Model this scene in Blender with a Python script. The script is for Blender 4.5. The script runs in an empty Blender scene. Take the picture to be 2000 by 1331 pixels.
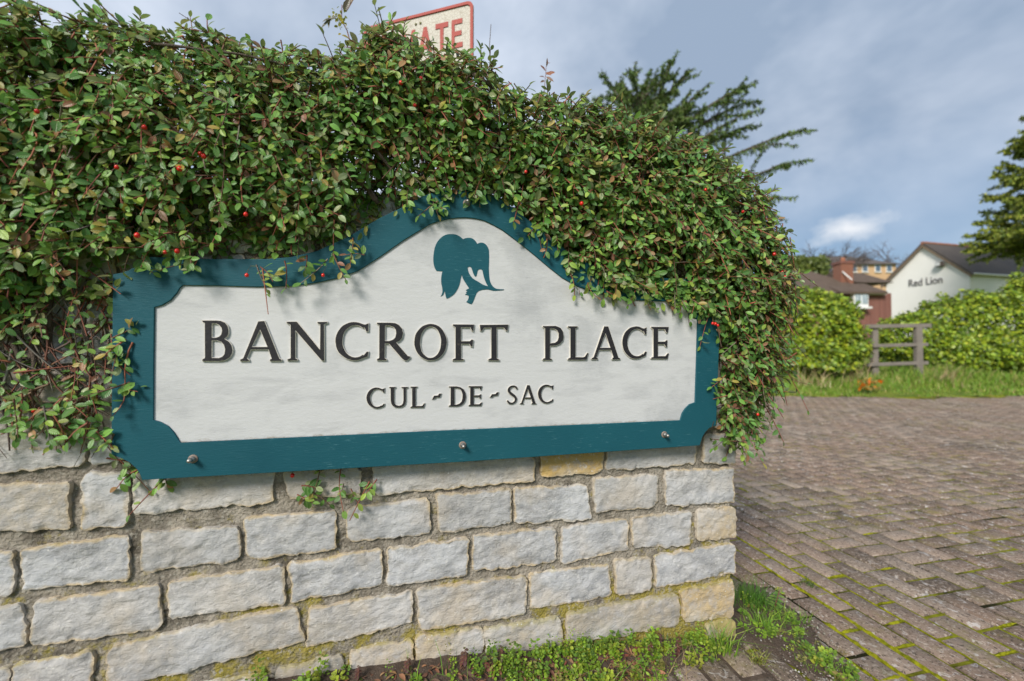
import bpy, bmesh, math, random
import numpy as np
from mathutils import Vector, Matrix, noise as mnoise

random.seed(7)
RNG = np.random.default_rng(11)
S = bpy.context.scene
COL = S.collection

# ------------------------------------------------------------------ camera
F_PX = 805.0                       # focal length in pixels of a 2000 px wide frame
CAM = np.array([0.0, 0.0, 1.032])
PITCH = math.atan(12.5 / F_PX)
cam_d = bpy.data.cameras.new('camera')
cam_d.sensor_width = 36.0
cam_d.lens = F_PX / 2000.0 * 36.0
cam_d.clip_start = 0.05
cam_d.clip_end = 3000.0
cam_d.dof.use_dof = True
cam_d.dof.focus_distance = 1.22
cam_d.dof.aperture_fstop = 1.7
cam = bpy.data.objects.new('camera', cam_d)
COL.objects.link(cam)
cam.location = CAM
cam.rotation_euler = (math.pi / 2 + PITCH, 0, 0)
S.camera = cam

# ------------------------------------------------------------------ wall frame
TH = math.radians(75.0)
W3 = np.array([math.sin(TH), math.cos(TH), 0.0])        # along the wall, to the right
N3 = np.array([math.cos(TH), -math.sin(TH), 0.0])       # out of the wall, to the viewer
cp, sp = math.cos(PITCH), math.sin(PITCH)

def ray(px, py):
    x = (np.asarray(px, float) - 1000.0) / F_PX
    y = -(np.asarray(py, float) - 665.5) / F_PX
    return np.stack([x, cp - y * sp, sp + y * cp], -1)

def at_depth(px, py, Y):
    d = ray(px, py)
    return CAM + d * (np.asarray(Y, float) / d[..., 1])[..., None]

def at_z(px, py, z):
    d = ray(px, py)
    return CAM + d * ((z - CAM[2]) / d[..., 2])[..., None]

K3 = at_z(1437.0, 1245.0, 0.0)     # foot of the wall's right-hand corner

def on_wall(px, py, n=0.0):
    d = ray(px, py)
    t = (np.dot(K3 - CAM, N3) + n) / (d @ N3)
    p = CAM + d * t[..., None] - K3
    return p @ W3, p[..., 2]

def wp(u, z, n):
    u, z, n = np.broadcast_arrays(np.asarray(u, float), np.asarray(z, float), np.asarray(n, float))
    return K3 + u[..., None] * W3 + n[..., None] * N3 + z[..., None] * np.array([0, 0, 1.0])

def to_px(p):
    q = np.asarray(p, float) - CAM
    d = q[..., 1] * cp + q[..., 2] * sp
    v = -q[..., 1] * sp + q[..., 2] * cp
    return 1000 + F_PX * q[..., 0] / d, 665.5 - F_PX * v / d

# ------------------------------------------------------------------ light
L3 = 0.9 * W3 - 1.0 * N3 + np.array([0, 0, -1.0])
L3 /= np.linalg.norm(L3)
sun_d = bpy.data.lights.new('sun', 'SUN')
sun_d.energy = 2.5
sun_d.angle = math.radians(18.0)
sun_d.color = (1.0, 0.94, 0.85)
sun = bpy.data.objects.new('sun', sun_d)
COL.objects.link(sun)
sun.rotation_euler = Vector(L3).to_track_quat('-Z', 'Y').to_euler()
SUN_EL = math.asin(-L3[2])
SUN_AZ = math.atan2(-L3[0], -L3[1])

w = bpy.data.worlds.new('World')
S.world = w
w.use_nodes = True
wn, wl = w.node_tree.nodes, w.node_tree.links
wn.clear()
def wnode(t, **k):
    n = wn.new(t)
    for a, b in k.items():
        setattr(n, a, b)
    return n
def wmath(op, a, b=None, clamp=False):
    n = wnode('ShaderNodeMath', operation=op, use_clamp=clamp)
    for i, v in enumerate((a, b)):
        if v is None:
            continue
        if isinstance(v, (int, float)):
            n.inputs[i].default_value = v
        else:
            wl.new(v, n.inputs[i])
    return n.outputs[0]
def wmix(fac, a, b):
    n = wnode('ShaderNodeMix', data_type='RGBA')
    if isinstance(fac, (int, float)):
        n.inputs[0].default_value = fac
    else:
        wl.new(fac, n.inputs[0])
    for i, v in ((6, a), (7, b)):
        if isinstance(v, tuple):
            n.inputs[i].default_value = (*v, 1)
        else:
            wl.new(v, n.inputs[i])
    return n.outputs[2]
SKY_STR = 0.1
sky = wnode('ShaderNodeTexSky', sky_type='NISHITA')
sky.sun_disc = False
sky.sun_elevation = SUN_EL
sky.sun_rotation = SUN_AZ % (2 * math.pi)
sky.air_density = 1.2
sky.dust_density = 1.0
sky.ozone_density = 1.5
tc = wnode('ShaderNodeTexCoord')
sep = wnode('ShaderNodeSeparateXYZ')
wl.new(tc.outputs['Generated'], sep.inputs[0])
el = sep.outputs[2]
mp = wnode('ShaderNodeMapping')
mp.inputs['Scale'].default_value = (1.0, 1.0, 1.5)
mp.inputs['Rotation'].default_value = (0.0, 0.35, 0.0)
wl.new(tc.outputs['Generated'], mp.inputs[0])
nz = wnode('ShaderNodeTexNoise')
nz.inputs['Scale'].default_value = 2.3
nz.inputs['Detail'].default_value = 5.0
nz.inputs['Roughness'].default_value = 0.56
nz.inputs['Distortion'].default_value = 0.15
wl.new(mp.outputs[0], nz.inputs[0])
nz2 = wnode('ShaderNodeTexNoise')
nz2.inputs['Scale'].default_value = 17.0
nz2.inputs['Detail'].default_value = 6.0
nz2.inputs['Roughness'].default_value = 0.6
wl.new(mp.outputs[0], nz2.inputs[0])
k = 1.0 / SKY_STR
def kc(c):
    return tuple(v * k for v in c)
shade = wmath('ADD', wmath('MULTIPLY', wmath('SUBTRACT', nz.outputs[0], 0.32), 2.8), wmath('MULTIPLY', sep.outputs[0], -0.30), True)
cloudcol = wmix(shade, kc((0.195, 0.25, 0.335)), kc((0.43, 0.475, 0.55)))
cover = wmath('ADD', wmath('MULTIPLY', wmath('SUBTRACT', el, 0.10), 3.6), wmath('MULTIPLY', wmath('SUBTRACT', nz.outputs[0], 0.5), 1.0), True)
skyc = wmix(0.8, sky.outputs[0], kc((0.095, 0.175, 0.29)))
base = wmix(cover, skyc, cloudcol)
# one low cumulus over the roofs
cdir = ray(1655.0, 448.0)
cdir = cdir / np.linalg.norm(cdir)
vs = wnode('ShaderNodeVectorMath', operation='SUBTRACT')
wl.new(tc.outputs['Generated'], vs.inputs[0])
vs.inputs[1].default_value = tuple(cdir)
vsc = wnode('ShaderNodeVectorMath', operation='MULTIPLY')
wl.new(vs.outputs[0], vsc.inputs[0])
vsc.inputs[1].default_value = (1.0, 1.0, 2.3)
ln = wnode('ShaderNodeVectorMath', operation='LENGTH')
wl.new(vsc.outputs[0], ln.inputs[0])
puff = wmath('SUBTRACT', wmath('ADD', 0.070, wmath('MULTIPLY', wmath('SUBTRACT', nz2.outputs[0], 0.5), 0.13)), ln.outputs['Value'])
puff = wmath('MULTIPLY', puff, 14.0, True)
base = wmix(puff, base, kc((0.50, 0.52, 0.55)))
bg = wnode('ShaderNodeBackground')
bg.inputs['Strength'].default_value = SKY_STR
wl.new(base, bg.inputs['Color'])
wo = wnode('ShaderNodeOutputWorld')
wl.new(bg.outputs[0], wo.inputs[0])

S.view_settings.view_transform = 'Standard'
S.view_settings.look = 'None'
S.view_settings.exposure = 0.8
S.view_settings.gamma = 1.0
S.cycles.use_denoising = True
S.cycles.max_bounces = 8
S.cycles.transparent_max_bounces = 4

# ------------------------------------------------------------------ helpers
def tag(o, label=None, cat=None, group=None, kind=None):
    if label: o['label'] = label
    if cat: o['category'] = cat
    if group: o['group'] = group
    if kind: o['kind'] = kind
    return o

def empty(name, loc=(0, 0, 0), mat=None):
    o = bpy.data.objects.new(name, None)
    COL.objects.link(o)
    o.empty_display_size = 0.1
    if mat is not None:
        o.matrix_world = mat
    else:
        o.location = loc
    return o

def link(name, me, mats=None, parent=None, smooth=False):
    o = bpy.data.objects.new(name, me)
    COL.objects.link(o)
    if mats and len(me.materials) == 0:
        for m in mats:
            me.materials.append(m)
    if parent is not None:
        o.parent = parent
    if smooth:
        me.polygons.foreach_set('use_smooth', np.ones(len(me.polygons), bool))
    return o

def mesh_np(name, V, quads=None, tris=None, attrs=None, matidx=None):
    V = np.asarray(V, np.float32).reshape(-1, 3)
    me = bpy.data.meshes.new(name)
    me.vertices.add(len(V))
    me.vertices.foreach_set('co', V.ravel())
    qs = np.zeros((0, 4), np.int32) if quads is None or len(quads) == 0 else np.asarray(quads, np.int32).reshape(-1, 4)
    ts = np.zeros((0, 3), np.int32) if tris is None or len(tris) == 0 else np.asarray(tris, np.int32).reshape(-1, 3)
    nl = qs.size + ts.size
    me.loops.add(nl)
    me.loops.foreach_set('vertex_index', np.concatenate([qs.ravel(), ts.ravel()]))
    me.polygons.add(len(qs) + len(ts))
    starts = np.concatenate([np.arange(len(qs)) * 4, qs.size + np.arange(len(ts)) * 3]).astype(np.int32)
    me.polygons.foreach_set('loop_start', starts)
    if matidx is not None:
        me.polygons.foreach_set('material_index', np.asarray(matidx, np.int32))
    me.update(calc_edges=True)
    me.validate()
    for nm, (typ, data) in (attrs or {}).items():
        a = me.attributes.new(nm, typ, 'POINT')
        data = np.asarray(data, np.float32)
        if typ == 'FLOAT_COLOR':
            if data.shape[1] == 3:
                data = np.concatenate([data, np.ones((len(data), 1), np.float32)], 1)
            a.data.foreach_set('color', data.ravel())
        elif typ == 'FLOAT_VECTOR':
            a.data.foreach_set('vector', data.ravel())
        else:
            a.data.foreach_set('value', data.ravel())
    return me

class MB:
    def __init__(s):
        s.v, s.f, s.m = [], [], []
    def add(s, vs, fs, mi=0):
        b = len(s.v)
        s.v += [tuple(map(float, p)) for p in vs]
        s.f += [tuple(b + i for i in f) for f in fs]
        s.m += [mi] * len(fs)
    def box(s, c, size, R=None, mi=0):
        c = np.asarray(c, float); h = np.asarray(size, float) / 2
        vs = []
        for dz in (-1, 1):
            for dx, dy in ((-1, -1), (1, -1), (1, 1), (-1, 1)):
                p = np.array([dx, dy, dz]) * h
                if R is not None: p = R @ p
                vs.append(c + p)
        s.add(vs, [(3, 2, 1, 0), (4, 5, 6, 7), (0, 1, 5, 4), (1, 2, 6, 5), (2, 3, 7, 6), (3, 0, 4, 7)], mi)
    def prism(s, pts, vec, mi=0):
        n = len(pts); vec = np.asarray(vec, float)
        vs = [np.asarray(p, float) for p in pts] + [np.asarray(p, float) + vec for p in pts]
        s.add(vs, [tuple(range(n))[::-1], tuple(range(n, 2 * n))] + [(i, (i + 1) % n, n + (i + 1) % n, n + i) for i in range(n)], mi)
    def tube(s, pts, rads, k=6, mi=0, cap=True):
        pts = [np.asarray(p, float) for p in pts]
        rings = []
        for i, p in enumerate(pts):
            t = pts[min(i + 1, len(pts) - 1)] - pts[max(i - 1, 0)]
            t = t / (np.linalg.norm(t) + 1e-9)
            a = np.cross(t, [0, 0, 1.0] if abs(t[2]) < 0.9 else [1.0, 0, 0]); a /= np.linalg.norm(a)
            b = np.cross(t, a)
            r = rads[i] if hasattr(rads, '__len__') else rads
            rings.append([p + r * (math.cos(2 * math.pi * j / k) * a + math.sin(2 * math.pi * j / k) * b) for j in range(k)])
        vs = [q for r in rings for q in r]
        fs = []
        for i in range(len(rings) - 1):
            for j in range(k):
                fs.append((i * k + j, i * k + (j + 1) % k, (i + 1) * k + (j + 1) % k, (i + 1) * k + j))
        if cap:
            fs.append(tuple(range(k))[::-1]); fs.append(tuple((len(rings) - 1) * k + j for j in range(k)))
        s.add(vs, fs, mi)
    def build(s, name, mats, parent=None, smooth=False, bevel=0.0):
        me = bpy.data.meshes.new(name)
        me.from_pydata(s.v, [], s.f)
        me.polygons.foreach_set('material_index', s.m)
        bm = bmesh.new(); bm.from_mesh(me)
        bmesh.ops.recalc_face_normals(bm, faces=bm.faces)
        if bevel > 0:
            bmesh.ops.bevel(bm, geom=[e for e in bm.edges if len(e.link_faces) == 2 and e.calc_face_angle(0) > 0.5], offset=bevel, segments=2, affect='EDGES', clamp_overlap=True)
        bm.to_mesh(me); bm.free()
        if not isinstance(mats, (list, tuple)): mats = [mats]
        return link(name, me, mats, parent, smooth)

def smooth01(a, b, x):
    t = np.clip((np.asarray(x, float) - a) / (b - a), 0, 1)
    return t * t * (3 - 2 * t)

def fbm(p, octv=4, scale=1.0):
    return mnoise.fractal(Vector(p) * scale, 1.0, 2.0, octv)

# ------------------------------------------------------------------ materials
class NT:
    """small node builder"""
    def __init__(s, name):
        s.m = bpy.data.materials.new(name); s.m.use_nodes = True
        s.n, s.l = s.m.node_tree.nodes, s.m.node_tree.links
        s.b = s.n['Principled BSDF']
        s.out = s.n['Material Output']
        s._o = None
    def set(s, sock, v):
        if isinstance(v, bpy.types.NodeSocket): s.l.new(v, sock)
        elif isinstance(v, tuple) and len(v) == 3 and sock.type == 'RGBA': sock.default_value = (*v, 1)
        else: sock.default_value = v
    def obj(s):
        if s._o is None: s._o = s.n.new('ShaderNodeTexCoord').outputs['Object']
        return s._o
    def geo(s, k='Position'): return s.n.new('ShaderNodeNewGeometry').outputs[k]
    def attr(s, nm, out='Fac'):
        a = s.n.new('ShaderNodeAttribute'); a.attribute_name = nm; return a.outputs[out]
    def objrand(s): return s.n.new('ShaderNodeObjectInfo').outputs['Random']
    def mapping(s, vec, scale=(1, 1, 1), rot=(0, 0, 0), loc=(0, 0, 0)):
        m = s.n.new('ShaderNodeMapping'); s.l.new(vec, m.inputs[0])
        m.inputs['Scale'].default_value = scale; m.inputs['Rotation'].default_value = rot
        s.set(m.inputs['Location'], loc)
        return m.outputs[0]
    def noise(s, scale, detail=4, rough=0.55, vec=None, dist=0.0, out=0):
        t = s.n.new('ShaderNodeTexNoise')
        s.l.new(vec if vec is not None else s.geo(), t.inputs['Vector'])
        t.inputs['Scale'].default_value = scale; t.inputs['Detail'].default_value = detail
        t.inputs['Roughness'].default_value = rough; t.inputs['Distortion'].default_value = dist
        return t.outputs[out]
    def voro(s, scale, vec=None, feature='F1', out='Distance'):
        t = s.n.new('ShaderNodeTexVoronoi'); t.feature = feature
        s.l.new(vec if vec is not None else s.geo(), t.inputs['Vector'])
        t.inputs['Scale'].default_value = scale
        return t.outputs[out]
    def math(s, op, a, b=None, clamp=False):
        m = s.n.new('ShaderNodeMath'); m.operation = op; m.use_clamp = clamp
        s.set(m.inputs[0], a)
        if b is not None: s.set(m.inputs[1], b)
        return m.outputs[0]
    def ramp(s, v, a, b):
        m = s.n.new('ShaderNodeMapRange'); m.interpolation_type = 'SMOOTHSTEP'
        s.l.new(v, m.inputs[0]); m.inputs[1].default_value = a; m.inputs[2].default_value = b
        return m.outputs[0]
    def mix(s, f, a, b, blend='MIX'):
        m = s.n.new('ShaderNodeMix'); m.data_type = 'RGBA'; m.blend_type = blend
        s.set(m.inputs[0], f); s.set(m.inputs[6], a); s.set(m.inputs[7], b)
        return m.outputs[2]
    def sepz(s, vec, i=2):
        n = s.n.new('ShaderNodeSeparateXYZ'); s.l.new(vec, n.inputs[0]); return n.outputs[i]
    def bump(s, h, strength=0.5, dist=0.01, prev=None):
        b = s.n.new('ShaderNodeBump'); b.inputs['Strength'].default_value = strength; b.inputs['Distance'].default_value = dist
        s.l.new(h, b.inputs['Height'])
        if prev is not None: s.l.new(prev, b.inputs['Normal'])
        return b.outputs[0]
    def done(s, color=None, rough=0.8, normal=None, spec=None, metal=None):
        if color is not None: s.set(s.b.inputs['Base Color'], color)
        s.set(s.b.inputs['Roughness'], rough)
        if normal is not None: s.l.new(normal, s.b.inputs['Normal'])
        if spec is not None: s.set(s.b.inputs['Specular IOR Level'], spec)
        if metal is not None: s.b.inputs['Metallic'].default_value = metal
        return s.m

def simple(name, col, rough=0.8, var=0.15, scale=8.0, bump=0.0, metal=None, spec=None):
    t = NT(name)
    n = t.noise(scale, 5)
    dark = tuple(c * (1 - var) for c in col); lite = tuple(min(1, c * (1 + var)) for c in col)
    nm = t.bump(t.noise(scale * 6, 4), bump, 0.01) if bump else None
    return t.done(t.mix(n, dark, lite), rough, nm, spec, metal)

def m_stone():
    t = NT('stone_grey_limestone')
    g = t.geo()
    r = t.objrand()
    strat = t.noise(11, 6, 0.6, t.mapping(g, (0.8, 0.8, 2.2), (0.0, 0.5, 0.0)), 0.6)
    fine = t.noise(140, 4, 0.65)
    mid = t.noise(34, 5, 0.6)
    c = t.mix(t.ramp(strat, 0.3, 0.7), (0.29, 0.295, 0.305), (0.48, 0.48, 0.485))
    c = t.mix(t.math('MULTIPLY', t.ramp(mid, 0.45, 0.68), 0.6), c, (0.55, 0.54, 0.525))
    c = t.mix(t.math('MULTIPLY', t.ramp(t.noise(21, 6, 0.7, t.mapping(g, (1, 1, 2.0), (0, 0.6, 0), (3, 3, 3))), 0.52, 0.66), 0.55), c, (0.235, 0.23, 0.225))
    c = t.mix(t.math('MULTIPLY', t.ramp(t.noise(7, 4), 0.48, 0.68), 0.55), c, (0.50, 0.43, 0.34))
    c = t.mix(t.math('MULTIPLY', t.ramp(fine, 0.55, 0.72), 0.5), c, (0.26, 0.25, 0.24))
    tan = t.attr('tan')
    c = t.mix(t.math('MULTIPLY', tan, t.math('ADD', 0.35, t.ramp(mid, 0.25, 0.65)), True), c, t.mix(mid, (0.44, 0.27, 0.07), (0.58, 0.43, 0.19)))
    rim = t.attr('rim')
    rn = t.math('ADD', rim, t.math('MULTIPLY', t.math('SUBTRACT', t.noise(26, 4, 0.6), 0.5), 1.3))
    c = t.mix(t.math('MULTIPLY', t.ramp(rn, 0.45, 0.95), 0.85), c, t.mix(t.noise(60, 3), (0.40, 0.29, 0.13), (0.60, 0.49, 0.33)))
    lich = t.attr('lich')
    ln_ = t.math('ADD', lich, t.math('MULTIPLY', t.math('SUBTRACT', t.noise(18, 6, 0.68), 0.5), 2.2))
    c = t.mix(t.math('MULTIPLY', t.ramp(ln_, 0.55, 1.05), 0.8), c, t.mix(t.noise(70, 3), (0.30, 0.27, 0.05), (0.40, 0.33, 0.12)))
    sp_ = t.voro(55)
    c = t.mix(t.math('MULTIPLY', t.math('SUBTRACT', 1.0, t.ramp(sp_, 0.06, 0.16)), t.ramp(t.noise(9, 2), 0.5, 0.62)), c, (0.62, 0.62, 0.58))
    c = t.mix(t.math('MULTIPLY', t.ramp(t.noise(48, 6, 0.75), 0.63, 0.72), t.ramp(t.noise(5, 3), 0.42, 0.6)), c, (0.12, 0.115, 0.11))
    crk = t.noise(24, 5, 0.6, t.mapping(g, (1, 1, 2.2), (0, 0.55, 0)), 1.6)
    line = t.math('SUBTRACT', 1.0, t.ramp(t.math('ABSOLUTE', t.math('SUBTRACT', crk, 0.5)), 0.0, 0.022))
    c = t.mix(t.math('MULTIPLY', line, t.math('MULTIPLY', t.ramp(t.noise(6, 3), 0.45, 0.62), 0.6)), c, (0.20, 0.19, 0.185))
    c = t.mix(t.math('MULTIPLY', t.ramp(t.noise(4.5, 3, 0.5, t.mapping(g, loc=(2, 7, 3))), 0.45, 0.65), 0.45), c, (0.56, 0.575, 0.60))
    c = t.mix(t.math('MULTIPLY', t.ramp(t.noise(75, 5, 0.7), 0.56, 0.68), 0.55), c, (0.64, 0.63, 0.61))
    b = t.bump(t.noise(60, 6, 0.62, t.mapping(g, (1, 1, 1.5), (0, 0.6, 0)), 0.6), 0.6, 0.007)
    b = t.bump(crk, 0.35, 0.006, b)
    b = t.bump(fine, 0.5, 0.0025, b)
    c = t.mix(t.math('MULTIPLY', t.ramp(r, 0.45, 1.0), 0.35), c, (0.30, 0.29, 0.275))
    c = t.mix(t.math('MULTIPLY', t.ramp(t.math('FRACT', t.math('MULTIPLY', r, 7.3)), 0.55, 1.0), 0.18), c, (0.50, 0.44, 0.36))
    return t.done(c, 0.92, b, 0.25)

def m_mortar():
    t = NT('mortar_weathered')
    n = t.noise(20, 6, 0.65)
    c = t.mix(t.ramp(n, 0.3, 0.7), (0.21, 0.185, 0.15), (0.43, 0.385, 0.32))
    lich = t.attr('lich')
    l2 = t.math('ADD', lich, t.math('MULTIPLY', t.math('SUBTRACT', t.noise(13, 6, 0.7), 0.5), 2.4))
    c = t.mix(t.math('MULTIPLY', t.ramp(t.noise(9, 5, 0.65, t.mapping(t.geo(), loc=(3, 1, 4))), 0.52, 0.68), 0.7), c, (0.06, 0.05, 0.036))
    c = t.mix(t.math('MULTIPLY', t.ramp(l2, 0.5, 0.85), 0.9), c, t.mix(t.noise(50, 3), (0.20, 0.19, 0.03), (0.48, 0.37, 0.07)))
    c = t.mix(t.math('MULTIPLY', t.ramp(t.noise(75, 3, 0.6), 0.56, 0.66), 0.75), c, (0.44, 0.41, 0.35))
    b = t.bump(t.noise(110, 5, 0.7), 1.0, 0.010)
    b = t.bump(t.voro(120), 0.6, 0.006, b)
    return t.done(c, 0.95, b, 0.2)

def m_teal():
    t = NT('teal_gloss_paint_weathered')
    o = t.obj()
    c = t.mix(t.noise(5, 4, 0.6, o), (0.007, 0.064, 0.090), (0.013, 0.096, 0.124))
    scr = t.noise(30, 6, 0.75, t.mapping(o, (1.0, 9.0, 1.0), (0, 0, 0.1)))
    m = t.math('MULTIPLY', t.ramp(scr, 0.57, 0.70), t.ramp(t.noise(6.5, 3, 0.6, o), 0.42, 0.62))
    c = t.mix(t.math('MULTIPLY', m, 0.5), c, (0.15, 0.33, 0.37))
    scr2 = t.noise(38, 6, 0.75, t.mapping(o, (9.0, 1.0, 1.0), (0, 0, 0.06)))
    m2 = t.math('MULTIPLY', t.ramp(scr2, 0.63, 0.76), t.ramp(t.noise(5, 3, 0.6, t.mapping(o, loc=(3, 1, 0))), 0.5, 0.68))
    c = t.mix(t.math('MULTIPLY', m2, 0.55), c, (0.11, 0.34, 0.36))
    chips = t.ramp(t.noise(46, 5, 0.8, t.mapping(o, loc=(7, 2, 0))), 0.735, 0.76)
    c = t.mix(t.math('MULTIPLY', chips, 0.85), c, (0.45, 0.55, 0.55))
    b = t.bump(t.noise(60, 5, 0.65, t.mapping(o, (1, 5, 1))), 0.25, 0.003)
    return t.done(c, t.math('ADD', 0.42, t.math('MULTIPLY', t.noise(12, 4, 0.6, o), 0.2)), b, 0.22)

def m_panel():
    t = NT('white_paint_weathered')
    o = t.obj()
    c = t.mix(t.noise(3.0, 5, 0.6, o), (0.50, 0.505, 0.515), (0.575, 0.58, 0.59))
    diag = t.noise(5, 5, 0.6, t.mapping(o, (1.2, 4.5, 1), (0, 0, -0.75)), 0.4)
    c = t.mix(t.math('MULTIPLY', t.ramp(diag, 0.48, 0.72), 0.40), c, (0.33, 0.335, 0.35))
    sm = t.noise(4.2, 6, 0.62, t.mapping(o, loc=(4, 9, 0)))
    c = t.mix(t.math('MULTIPLY', t.ramp(sm, 0.48, 0.68), 0.45), c, (0.31, 0.32, 0.335))
    streak = t.noise(42, 6, 0.75, t.mapping(o, (1, 8, 1)))
    c = t.mix(t.math('MULTIPLY', t.math('MULTIPLY', t.ramp(streak, 0.55, 0.70), t.ramp(sm, 0.42, 0.62)), 0.5), c, (0.22, 0.22, 0.23))
    dirt = t.noise(120, 4, 0.7, o)
    c = t.mix(t.math('MULTIPLY', t.ramp(dirt, 0.66, 0.74), 0.35), c, (0.12, 0.12, 0.12))
    (ua, ub), (za, zb) = on_wall(np.array([353.0, 1327.0]), np.array([864.5, 821.0]), 0.058)
    kk = float((zb - za) / (ub - ua))
    d = t.math('SUBTRACT', t.sepz(o, 1), t.math('ADD', float(za) - kk * float(ua), t.math('MULTIPLY', t.sepz(o, 0), kk)))
    d = t.math('ADD', d, t.math('MULTIPLY', t.math('SUBTRACT', t.noise(35, 5, 0.75, t.mapping(o, (1, 2.5, 1))), 0.5), 0.03))
    c = t.mix(t.math('MULTIPLY', t.math('SUBTRACT', 1.0, t.ramp(d, -0.004, 0.006)), 0.75), c, (0.25, 0.20, 0.14))
    b = t.bump(t.noise(45, 6, 0.7, t.mapping(o, (1, 2.2, 1))), 0.35, 0.003)
    return t.done(c, 0.62, b, 0.3)

def m_black():
    t = NT('black_paint_chipped')
    o = t.geo()
    c = t.mix(t.noise(60, 4), (0.010, 0.010, 0.013), (0.026, 0.024, 0.028))
    c = t.mix(t.ramp(t.noise(210, 4, 0.75), 0.68, 0.72), c, (0.42, 0.40, 0.37))
    c = t.mix(t.math('MULTIPLY', t.ramp(t.noise(95, 3, 0.7), 0.60, 0.7), 0.5), c, (0.09, 0.075, 0.06))
    return t.done(c, 0.6, t.bump(t.noise(160, 4), 0.4, 0.002), 0.3)

def m_leaf(name, under=(0.20, 0.22, 0.13), rib=(0.26, 0.34, 0.12), rough=0.36, trans=0.22, coat=0.0):
    t = NT(name)
    col = t.attr('col', 'Color')
    lf = t.attr('lf', 'Vector')
    ax = t.math('ABSOLUTE', t.sepz(lf, 0))
    ay = t.sepz(lf, 1)
    mid = t.math('SUBTRACT', 1.0, t.ramp(ax, 0.02, 0.16))
    c = t.mix(t.math('MULTIPLY', mid, 0.55), col, rib)
    vein = t.math('SINE', t.math('ADD', t.math('MULTIPLY', ay, 44.0), t.math('MULTIPLY', ax, -9.0)))
    c = t.mix(t.math('MULTIPLY', t.ramp(vein, 0.55, 1.0), 0.16), c, rib)
    c = t.mix(t.math('MULTIPLY', t.ramp(t.noise(70, 4, 0.6), 0.4, 0.75), 0.3), c, t.mix(0.5, col, (0.02, 0.03, 0.01)))
    bf = t.geo('Backfacing')
    c2 = t.mix(0.78, c, under)
    c = t.mix(bf, c, c2)
    h = t.math('ADD', t.math('MULTIPLY', vein, 0.15), t.math('MULTIPLY', mid, -1.0))
    nm = t.bump(h, 0.35, 0.002)
    t.done(c, t.math('ADD', rough, t.math('MULTIPLY', bf, 0.3)), nm, 0.5)
    tr = t.n.new('ShaderNodeBsdfTranslucent')
    t.l.new(t.mix(0.35, c, (0.30, 0.38, 0.03)), tr.inputs['Color'])
    mx = t.n.new('ShaderNodeMixShader'); mx.inputs[0].default_value = trans
    t.l.new(t.b.outputs[0], mx.inputs[1]); t.l.new(tr.outputs[0], mx.inputs[2])
    t.l.new(mx.outputs[0], t.out.inputs[0])
    return t.m

def m_colattr(name, rough=0.7, spec=0.3, bumpscale=0):
    t = NT(name)
    c = t.attr('col', 'Color')
    c = t.mix(t.math('MULTIPLY', t.noise(60, 4), 0.5), c, t.mix(0.5, c, (0.02, 0.015, 0.01)))
    return t.done(c, rough, t.bump(t.noise(bumpscale, 4), 0.6, 0.004) if bumpscale else None, spec)

def m_paver():
    t = NT('paver_concrete_block')
    g = t.geo()
    r = t.math('FRACT', t.math('ADD', t.objrand(), t.geo('Random Per Island')))
    c = t.mix(r, (0.135, 0.102, 0.078), (0.335, 0.268, 0.212))
    c = t.mix(t.math('MULTIPLY', t.ramp(t.noise(1.3, 5, 0.6), 0.40, 0.60), 0.75), c, (0.245, 0.168, 0.125))
    c = t.mix(t.math('MULTIPLY', t.ramp(t.noise(2.3, 5, 0.65, t.mapping(g, loc=(4, 2, 0))), 0.5, 0.68), 0.55), c, (0.105, 0.085, 0.065))
    sp_ = t.noise(70, 4, 0.75)
    c = t.mix(t.math('MULTIPLY', t.ramp(sp_, 0.53, 0.63), 0.75), c, (0.46, 0.385, 0.32))
    c = t.mix(t.math('MULTIPLY', t.ramp(t.noise(80, 4, 0.75, t.mapping(g, loc=(1, 5, 2))), 0.53, 0.63), 0.8), c, (0.045, 0.036, 0.03))
    lic = t.math('MULTIPLY', t.ramp(t.noise(30, 4, 0.62, t.mapping(g, loc=(2, 8, 0)), 0.8), 0.58, 0.66), t.ramp(t.noise(1.1, 3, 0.6, t.mapping(g, loc=(5, 3, 1))), 0.34, 0.52))
    c = t.mix(t.math('MULTIPLY', lic, 0.7), c, (0.56, 0.53, 0.50))
    ms = t.math('MULTIPLY', t.ramp(t.noise(9, 6, 0.7), 0.50, 0.68), t.ramp(t.noise(0.9, 3, 0.6, t.mapping(g, loc=(9, 1, 0))), 0.36, 0.56))
    c = t.mix(t.math('MULTIPLY', ms, 0.8), c, (0.17, 0.15, 0.03))
    b = t.bump(t.noise(170, 5, 0.75), 0.9, 0.006)
    b = t.bump(t.noise(30, 4), 0.2, 0.006, b)
    return t.done(c, 0.92, b, 0.12)

def m_moss(name='moss', a=(0.030, 0.028, 0.012), b_=(0.28, 0.29, 0.02), lo=0.38, hi=0.58, scale=2.2):
    t = NT(name)
    g = t.geo()
    c = t.mix(t.ramp(t.noise(scale, 5, 0.65), lo, hi), a, b_)
    c = t.mix(t.ramp(t.noise(60, 3, 0.6), 0.4, 0.7), c, t.mix(0.5, c, (0.01, 0.012, 0.0)))
    return t.done(c, 0.95, t.bump(t.noise(220, 4, 0.7), 1.0, 0.012), 0.1)

def m_soil():
    t = NT('soil_dark_crumbly')
    c = t.mix(t.noise(30, 5), (0.075, 0.055, 0.042), (0.20, 0.15, 0.115))
    c = t.mix(t.ramp(t.noise(130, 3, 0.7), 0.62, 0.72), c, (0.30, 0.26, 0.22))
    return t.done(c, 0.95, t.bump(t.noise(120, 5, 0.75), 1.0, 0.02), 0.15)

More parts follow.
